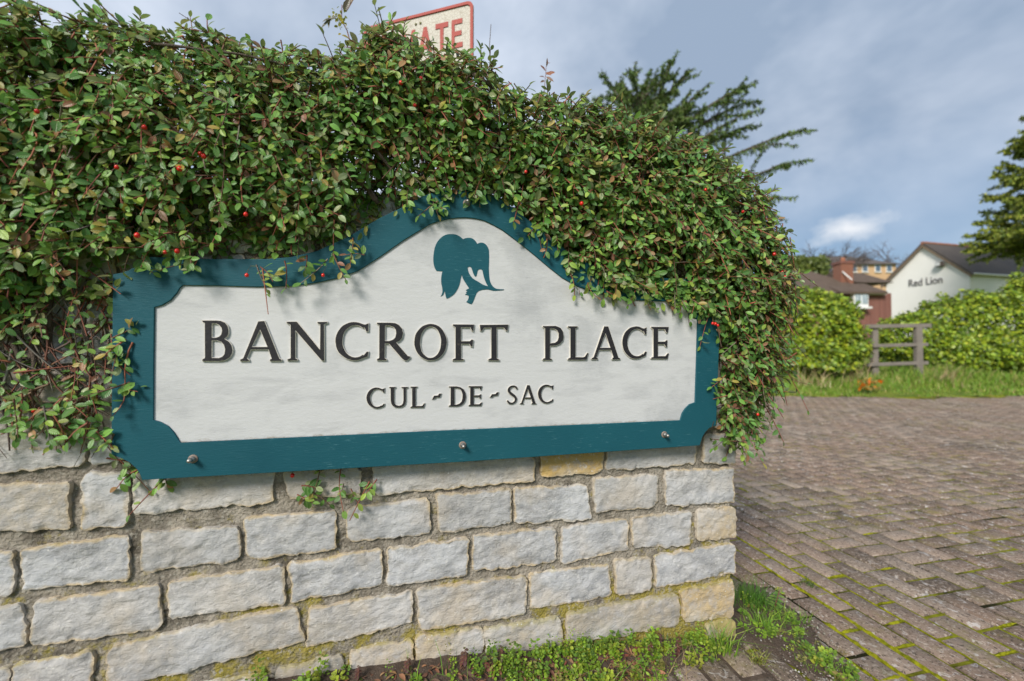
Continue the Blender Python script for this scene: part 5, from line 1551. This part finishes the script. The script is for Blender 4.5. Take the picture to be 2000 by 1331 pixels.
# brick house
hx = lambda px, Y=28.0: (px - 1000) / F_PX * Y
house = empty('brick_house', (hx(1640), 29, 0)); tag(house, 'brown tiled red brick house with a square chimney beside the pub', 'building'); f = np.array(house.location)
zr, ze = P3(1600, 530, 30.5)[2], P3(1600, 572, 27)[2]
mb = MB(); mb.box(np.array([hx(1600), 30.5, ze / 2]) - f, (8.6, 6.4, ze)); mb.build('wall', M['brickred'], house)
x0, x1 = hx(1535), hx(1690)
rv = [(x0 - .5, 26.9, ze), (x1 + .3, 26.9, ze - .05), (x1 - 1.9, 30.5, zr), (x0 + .8, 30.5, zr), (x0 - .5, 34, ze), (x1 + .3, 34, ze)]
mb = MB(); mb.add([np.array(p) - f for p in rv], [(0, 1, 2, 3), (1, 5, 2), (5, 4, 3, 2), (4, 0, 3), (0, 4, 5, 1)]); mb.build('roof', M['tile'], house)
# lower wing on the right
z1, z2 = P3(1690, 533, 31)[2], P3(1690, 552, 28.6)[2]
xa, xb = hx(1668, 29), hx(1738, 29)
mb = MB(); mb.add([np.array(p) - f for p in [(xa, 28.6, z2), (xb, 28.6, z2), (xb, 31.2, z1), (xa, 31.2, z1), (xa, 33.8, z2), (xb, 33.8, z2)]], [(0, 1, 2, 3), (3, 2, 5, 4), (0, 3, 4), (1, 5, 2), (0, 4, 5, 1)]); mb.build('roof', M['tile'], house)
z3, z4 = P3(1690, 553, 28.2)[2], P3(1690, 570, 26.8)[2]
mb = MB(); mb.prism([np.array(p) - f for p in [(hx(1642, 26.8), 26.75, z4), (hx(1642, 26.8), 28.5, z3), (hx(1642, 26.8), 28.5, z3 - .15), (hx(1642, 26.8), 26.75, z4 - .15)]], (hx(1734, 26.8) - hx(1642, 26.8), 0, 0)); mb.build('lean_to_roof', M['tile'], house)
mb = MB(); mb.box(np.array([(hx(1648, 27.2) + hx(1732, 27.2)) / 2, 28.6, z4 / 2 - .1]) - f, (hx(1732, 27.2) - hx(1648, 27.2), 2.9, z4 - .2)); mb.build('wing_wall', M['brickred'], house)
mb = MB(); mb.box(np.array([hx(1716, 27), 27.05, P3(1715, 573, 27)[2]]) - f, (hx(1732, 27) - hx(1699, 27), .12, .2)); mb.build('fascia', M['whitepaint'], house)
czb, czt = P3(1655, 546, 28.6)[2], P3(1655, 514, 28.6)[2]
mb = MB(); mb.box(np.array([hx(1655, 28.6), 28.9, (czb + czt) / 2 - .8]) - f, (.85, .7, czt - czb + 1.6)); ch = mb.build('chimney', M['brickor'], house)
mb = MB(); mb.box(np.array([hx(1655, 28.6), 28.9, czt + .04]) - f, (.98, .82, .16)); mb.build('chimney_cap', M['brickred'], ch)
mb = MB(); mb.tube([np.array([hx(1655, 28.6), 28.9, czt + .1]) - f, np.array([hx(1655, 28.6), 28.9, czt + .42]) - f], [.15, .12], 8); mb.build('chimney_pot', M['ridge'], ch, True)
mb = MB(); a = P3(1645, 531, 28.5); b = P3(1664, 547, 28.1); mb.tube([a - f, b - f], .045, 5); mb.build('flashing', M['whitepaint'], house)
wx0, wx1 = hx(1668, 26.9), hx(1696, 26.9); wz0, wz1 = P3(1680, 600, 26.9)[2], P3(1680, 573, 26.9)[2]
mb = MB(); mb.box(np.array([(wx0 + wx1) / 2, 27.0, (wz0 + wz1) / 2]) - f, (wx1 - wx0, .3, wz1 - wz0)); wi = mb.build('window', M['whitepaint'], house)
for j in range(2):
    cx = wx0 + (wx1 - wx0) * (.27 + .46 * j)
    mb = MB(); mb.box(np.array([cx, 26.83, (wz0 + wz1) / 2 + .08]) - f, ((wx1 - wx0) * .38, .04, (wz1 - wz0) * .72)); mb.build('pane', M['curtain'], wi)
mb = MB(); mb.box(np.array([(wx0 + wx1) / 2, 26.8, wz0 - .06]) - f, (wx1 - wx0 + .2, .25, .12)); mb.build('sill', M['whitepaint'], wi)
# far apartment block
AY = 80.0
ax0, ax1 = hx(1560, AY), hx(1752, AY)
za, zb2, zc2 = P3(1650, 536, AY)[2], P3(1650, 517, AY)[2], P3(1650, 501, AY + 5)[2]
apt = empty('apartment_block', ((ax0 + ax1) / 2, AY + 5, 0)); tag(apt, 'distant buff apartment block with a grey hipped roof and pale windows', 'building'); f = np.array(apt.location)
mb = MB(); mb.box(np.array([(ax0 + ax1) / 2, AY + 5, zb2 / 2]) - f, (ax1 - ax0, 10, zb2)); mb.build('wall', M['buff'], apt)
mb = MB(); mb.add([np.array(p) - f for p in [(ax0 - .6, AY - .6, zb2), (ax1 + .6, AY - .6, zb2), (ax1 - 5.5, AY + 5, zc2), (ax0 + 3, AY + 5, zc2), (ax0 - .6, AY + 10.6, zb2), (ax1 + .6, AY + 10.6, zb2)]], [(0, 1, 2, 3), (3, 2, 5, 4), (0, 3, 4), (1, 5, 2), (0, 4, 5, 1)]); mb.build('roof', M['farroof'], apt)
if False: mb = MB(); gx0 = hx(1697, AY); mb.prism([np.array(p) - f for p in [(gx0 - 1.8, AY - .8, zc2 - .6), (gx0 + 1.8, AY - .8, zc2 - .6), (gx0, AY - .8, zc2 + .5)]], (0, 4, 0)); mb.build('dormer', M['farroof'], apt)
for px in (1576, 1598, 1621, 1644, 1669, 1691, 1716, 1738):
    cx = hx(px, AY); zc = (za + zb2) / 2 + .2
    mb = MB(); mb.box(np.array([cx, AY - .03, zc]) - f, (1.15, .12, 1.5)); wi = mb.build('window', M['whitepaint'], apt)
    mb = MB(); mb.box(np.array([cx, AY - .11, zc]) - f, (.85, .06, 1.2)); mb.build('pane', M['glass'], wi)
    mb = MB(); mb.box(np.array([cx, AY - .15, zc - .8]) - f, (1.35, .2, .1)); mb.build('sill', M['whitepaint'], wi)

# ------------------------------------------------------------------ far trees
M['twig'] = simple('bare_twigs', (0.115, 0.09, 0.085), 0.9, 0.2, 3)
def bare_tree(name, label, px, topy, Y, spread, seed):
    rs = np.random.default_rng(seed)
    p = P3(px, 600, Y); p[2] = 0; top = P3(px, topy, Y)[2]
    root = empty(name, tuple(p)); tag(root, label, 'tree')
    mb = MB(); tw = MB()
    mb.tube([(0, 0, 0), (.1, 0, top * .35), (.1, .1, top * .6)], [.35, .25, .14], 7); mb.build('trunk', M['bark'], root, True)
    def grow(a, d, ln_, r, lev):
        b = a + d * ln_
        tw.tube([a, (a + b) / 2 + rs.normal(size=3) * ln_ * .05, b], [r, r * .8, r * .55], 4, cap=False)
        if lev == 0: return
        for _ in range(4 if lev > 1 else 3):
            nd = d + rs.normal(size=3) * .5; nd[2] = abs(nd[2]) * .7 + .1; nd /= np.linalg.norm(nd)
            grow(a + d * ln_ * rs.uniform(.5, 1), nd, ln_ * rs.uniform(.55, .75), r * .55, lev - 1)
    for i in range(7):
        az = i * .9 + rs.random(); d = np.array([math.cos(az) * spread, math.sin(az) * spread, .8]); d /= np.linalg.norm(d)
        grow(np.array([.05, 0, top * (.4 + .06 * (i % 4))]), d, top * .27, .22, 4)
    tw.build('crown', M['twig'], root)['kind'] = 'stuff'
bare_tree('bare_tree', 'leafless winter tree behind the brick house roof at the left', 1575, 478, 58, .55, 1)
bare_tree('bare_tree', 'leafless winter tree just left of the pub gable on the skyline', 1722, 492, 95, .8, 2)
bare_tree('bare_tree', 'leafless winter tree peeping over the apartment roof end beside the gable', 1762, 490, 85, .8, 6)
hedge('evergreen_tree', 'rounded olive green evergreen in front of the distant apartment block', [hb(1570, 535, 45, 36, 30, 1.6), hb(1592, 518, 46, 20, 16, 1.3), hb(1548, 530, 46, 30, 30, 1.5)], 2600, .42, [(.09, .13, .02), (.13, .16, .025), (.05, .08, .015)], [3, 3, 2], (float(hx(1570, 45)), 45.0, 0.0), 31, 4)
bpy.data.objects['evergreen_tree']['category'] = 'tree'

# ------------------------------------------------------------------ weeds at the wall foot
def base_pt(u, n):
    return wp(u, bank_z(u, n), n)
n = 800
wu = np.concatenate([-0.12 - RNG.random(n // 2) ** 1.0 * 0.75, -0.5 - RNG.random(n - n // 2) * 1.25])
wn_ = np.abs(RNG.normal(0.015, 0.05, n)) * np.clip(.55 + (-wu - .2) * 1.2, .5, 2.2) + .004
clump = np.array([0.6 * mnoise.noise(Vector((a * 9, b * 14, 3))) + 0.6 * mnoise.noise(Vector((a * 31, b * 31, 8))) for a, b in zip(wu, wn_)]) + RNG.normal(0, .12, n)
ok = clump > np.where(wu < -1.05, 0.10, np.where(wu < -0.75, 0.0, -0.10))
wu, wn_, clump = wu[ok], wn_[ok], clump[ok]; n = len(wu)
B0 = base_pt(wu, wn_)
m = 60
tq = RNG.random(m)
pkx = np.interp(tq, [0, .35, .7, 1], [1455, 1530, 1590, 1665]) + RNG.normal(0, 20, m); pky = np.interp(tq, [0, .35, .7, 1], [1200, 1235, 1285, 1325]) + RNG.normal(0, 15, m)
B0 = np.concatenate([B0, at_z(pkx, pky, 0.008)]); clump = np.concatenate([clump, RNG.uniform(-.75, -.2, m)]); n = len(B0)
hg = (.010 + .06 * RNG.random(n) ** 2.2) * (1 + .9 * clump)
P, D, Nn, L_, Wd, C = [], [], [], [], [], []
szs = RNG.uniform(.55, 1.7, n)
hue = pick([(.16, .29, .022), (.24, .38, .028), (.33, .40, .035), (.10, .20, .02), (.26, .22, .06)], [3, 4, 3, 2, 1], n, .25)
for k_ in range(16):
    t_ = (k_ + 1) / 16
    az = k_ * 2.4 + RNG.random(n) * .8
    o_ = np.stack([np.cos(az), np.sin(az), np.zeros(n)], 1)
    P.append(B0 + np.array([0, 0, 1.0]) * (hg * t_)[:, None] + o_ * .006 + N3 * (hg * t_ * .3)[:, None]); D.append(o_ + np.array([0, 0, .35]) + RNG.normal(size=(n, 3)) * .25)
    Nn.append(np.array([0, 0, 1.0]) + RNG.normal(size=(n, 3)) * .4 - np.array([0, .4, 0]))
    ll = RNG.uniform(.006, .012, n) * szs * (1.15 - .4 * t_); L_.append(ll); Wd.append(ll * RNG.uniform(.55, .8, n))
    C.append(hue * RNG.uniform(.75, 1.25, (n, 1)))
leaf_object('chickweed', leaf_arrays(*[np.concatenate(a) for a in (P, D, Nn, L_, Wd, C)]), M['weed'])
tag(bpy.data.objects['chickweed'], 'carpet of tiny bright green weeds along the wall foot', 'weeds', kind='stuff')
# little white weed flowers
m = 150
q = RNG.choice(n, m)
fp = B0[q] + np.array([0, 0, 1.0]) * (hg[q] + .003)[:, None] + RNG.normal(size=(m, 3)) * .006
leaf_object('weed_flowers', leaf_arrays(fp, RNG.normal(size=(m, 3)) + [0, 0, .5], RNG.normal(size=(m, 3)) + [0, -.5, .8], RNG.uniform(.002, .004, m), RNG.uniform(.002, .003, m), np.tile([.6, .62, .55], (m, 1))), M['weed'])
tag(bpy.data.objects['weed_flowers'], 'specks of white flower among the wall-foot weeds', 'flowers', kind='stuff')
# purple dead-nettles
for i, (x, y, s_, lab) in enumerate(((905, 1280, 1.0, 'wine-red leafed weed with a tall stem left of the bare leaf litter'), (975, 1318, .9, 'dark purple weed at the bottom frame edge by the leaf litter'), (1262, 1225, .9, 'purple-tipped dead-nettle spike nearest the long mossy stone'), (1285, 1235, .9, 'purple-tipped dead-nettle between the spike and the grass tuft'), (1312, 1232, .8, 'purple dead-nettle right beside the bright grass tuft'), (1320, 1265, .8, 'flat bronze-purple weed in front of the bright grass tuft'), (795, 1300, .8, 'dull red rosette weed at the foot of the second mossy stone'), (700, 1322, .7, 'small maroon weed lowest at the left of the weeds'))):
    u_, z_ = on_wall(np.array(float(x)), np.array(float(y)), 0.02)
    u_ = float(u_); nn_ = random.uniform(.02, .05)
    b0 = base_pt(np.array(u_), np.array(nn_))
    rt = empty('dead_nettle', tuple(b0)); tag(rt, lab, 'weed', 'purple weeds at the wall foot')
    h0 = .055 * s_
    mb = MB(); mb.tube([(0, 0, -.004), (.003, -.002, h0 * .5), (.002, -.004, h0)], [.0018, .0015, .001], 5); mb.build('stem', M['redstem'], rt, True)
    for k_ in range(14):
        t_ = .25 + .75 * k_ / 13; az = k_ * 1.6
        d = np.array([math.cos(az), math.sin(az), .1 - .4 * (1 - t_)]); ll = .019 * s_ * (1.1 - .5 * t_)
        leaf_object('leaf', leaf_arrays(np.array([[.002, -.003, h0 * t_]]), d[None], np.array([[0, -.4, 1.0]]), np.array([ll]), np.array([ll * .75]), pick([(.14, .035, .045), (.10, .03, .05), (.10, .10, .03)], [3, 2, 1], 1), .2, .3), M['weed'], rt)
# grass tufts
def tuft(name, label, p, m, hmin, hmax, rad, cols, lean=.55, wd=.0028, group='grass tufts by the wall corner'):
    rt = empty(name, tuple(p)); tag(rt, label, 'grass', group)
    rts = np.stack([RNG.normal(0, rad, m), RNG.normal(0, rad, m), np.full(m, -.004)], 1)
    dirn = rts[:, :2] / (rad * 1.5) * .35
    blade_object('blades', rts, RNG.uniform(hmin, hmax, m), RNG.uniform(.6, 1.2, m) * wd, dirn + RNG.normal(0, lean * .6, (m, 2)), pick(cols, [1] * len(cols), m), M['blade'], rt)
GC = [(.14, .30, .02), (.21, .37, .03), (.11, .24, .02), (.27, .36, .05)]
gp = lambda x, y: at_z(np.array(float(x)), np.array(float(y)), 0.004)
tuft('grass_tuft', 'bright spiky grass tuft against the lowest corner stone', base_pt(np.array(-.10), np.array(.045)), 130, .04, .115, .018, GC, .9)
tuft('grass_tuft', 'dense dark grass tuft rising beside the wall corner', gp(1468, 1180), 240, .05, .115, .032, [(.06, .16, .015), (.09, .21, .02), (.05, .13, .015)], .7)
tuft('grass_tuft', 'bright low grass below the dark tuft at the corner soil', gp(1492, 1225), 150, .03, .07, .026, GC, 1.0)
tuft('grass_tuft', 'short grass fringe at the right side of the corner soil', gp(1540, 1212), 190, .025, .06, .034, GC, 1.0)
tuft('grass_tuft', 'small yellowish grass sprout on the flat paver nearest the camera', gp(1480, 1290), 60, .025, .055, .010, [(.22, .28, .04), (.30, .30, .06)], 1.3)
tuft('grass_tuft', 'fine short grass strip along the mossy joint', gp(1590, 1288), 150, .015, .035, .035, GC, 1.0)
tuft('grass_tuft', 'tiny grass patch lower right of the corner soil', gp(1640, 1318), 90, .012, .03, .025, GC, 1.0)
tuft('grass_tuft', 'small dark grass tuft in the joint right of the corner', gp(1578, 1140), 70, .012, .03, .018, [(.07, .13, .02)], 1.0)
tuft('grass_tuft', 'pale withered grass wisps over the wall-foot weeds', base_pt(np.array(-.30), np.array(.05)), 34, .05, .11, .04, [(.38, .30, .14), (.30, .22, .10)], 1.5, .0018)
tuft('grass_tuft', 'straggling green grass between the weeds below the small mossy stones', base_pt(np.array(-.62), np.array(.06)), 70, .04, .10, .07, GC + [(.40, .32, .15)], 1.2, .0022)
tuft('grass_tuft', 'sparse thin grass leaning over the soil in front of the leaf litter', base_pt(np.array(-.45), np.array(.08)), 60, .03, .09, .06, GC + [(.40, .32, .15)], 1.4, .0020)
tuft('grass_tuft', 'thin green blades in the weeds below the long split stone', base_pt(np.array(-1.05), np.array(.05)), 30, .05, .11, .05, GC, .8, .002)
# groundsel
b0 = gp(1512, 1195)
rt = empty('groundsel', tuple(b0)); tag(rt, 'upright weed with lobed leaves and a yellow-green head at the wall corner', 'weed')
mb = MB(); mb.tube([(0, 0, -.004), (.006, -.004, .04), (.016, -.008, .085)], [.0024, .002, .0013], 6); mb.build('stem', M['redstem'], rt, True)
for k_ in range(16):
    t_ = .15 + .8 * k_ / 15; az = k_ * 2.2
    d = np.array([math.cos(az), math.sin(az), .45]); ll = .036 * (1.1 - .5 * t_)
    leaf_object('leaf', leaf_arrays(np.array([[.016 * t_ * t_, -.008 * t_, .085 * t_]]), d[None], np.array([[0, -.3, 1.0]]), np.array([ll]), np.array([ll * .42]), pick([(.12, .25, .05), (.16, .28, .05)], [1, 1], 1), .4, .3), M['weed'], rt)
m = 40
leaf_object('flower_head', leaf_arrays(np.array([.018, -.009, .088]) + RNG.normal(0, .007, (m, 3)), RNG.normal(size=(m, 3)) + [0, 0, .8], RNG.normal(size=(m, 3)), RNG.uniform(.005, .009, m), RNG.uniform(.003, .004, m), pick([(.36, .42, .03), (.45, .45, .05)], [1, 1], m)), M['weed'], rt)['kind'] = 'stuff'
# leaf litter on the bank, grit in the corner soil
m = 2200
lu = -0.35 - RNG.random(m) * 1.2; lnn = RNG.uniform(.02, .16, m) * np.clip(.6 + (-lu - .3), .5, 1.8)
lp = base_pt(lu, lnn) + np.array([0, 0, .004])
ll = RNG.uniform(.010, .030, m)
leaf_object('leaf_litter', leaf_arrays(lp, RNG.normal(size=(m, 3)) * [1, 1, .18], RNG.normal(size=(m, 3)) * .35 + [0, 0, 1], ll, ll * RNG.uniform(.2, .5, m), pick([(.20, .09, .055), (.29, .15, .075), (.13, .07, .05), (.36, .23, .12), (.24, .08, .06)], [4, 3, 3, 1.5, 1], m), .5, .2), M['stem'])
tag(bpy.data.objects['leaf_litter'], 'brown dead leaves scattered on the soil below the wall', 'leaf litter', kind='stuff')
m = 420
a_ = RNG.random(m); b_ = RNG.random(m)
pc = np.array([[1440, 1260], [1500, 1150], [1600, 1230], [1690, 1328], [1560, 1325]])
pk = pc[RNG.integers(0, 5, m)]; pk2 = pc[RNG.integers(0, 5, m)]
gpx = pk + (pk2 - pk) * a_[:, None] * .9 + RNG.normal(0, 9, (m, 2))
G = at_z(gpx[:, 0], gpx[:, 1], 0.010)
gv, gf = [], []
for i, p in enumerate(G):
    r = random.uniform(.0012, .0052)
    o6 = np.array([(1, 0, 0), (-1, 0, 0), (0, 1, 0), (0, -1, 0), (0, 0, .8), (0, 0, -.8)]) * r * RNG.uniform(.6, 1.3, (6, 1))
    gv.append(p + o6 + [0, 0, r * .2]); gf += [(i * 6 + a, i * 6 + b, i * 6 + c) for a, b, c in ((0, 2, 4), (2, 1, 4), (1, 3, 4), (3, 0, 4), (2, 0, 5), (1, 2, 5), (3, 1, 5), (0, 3, 5))]
gc = np.repeat(pick([(.32, .28, .24), (.20, .16, .13), (.45, .42, .38), (.14, .10, .08)], [3, 3, 1, 2], m), 6, axis=0)
tag(link('grit', mesh_np('grit', np.concatenate(gv), None, gf, {'col': ('FLOAT_COLOR', gc)}), [M['blade']]), 'loose pale grit on the soil at the wall corner', 'grit', kind='stuff')
for nm in ('petals', 'flower_cluster', 'blades', 'leaves'):
    for o in bpy.data.objects:
        if o.name.split('.')[0] == nm and o.parent is not None: o['kind'] = 'stuff'
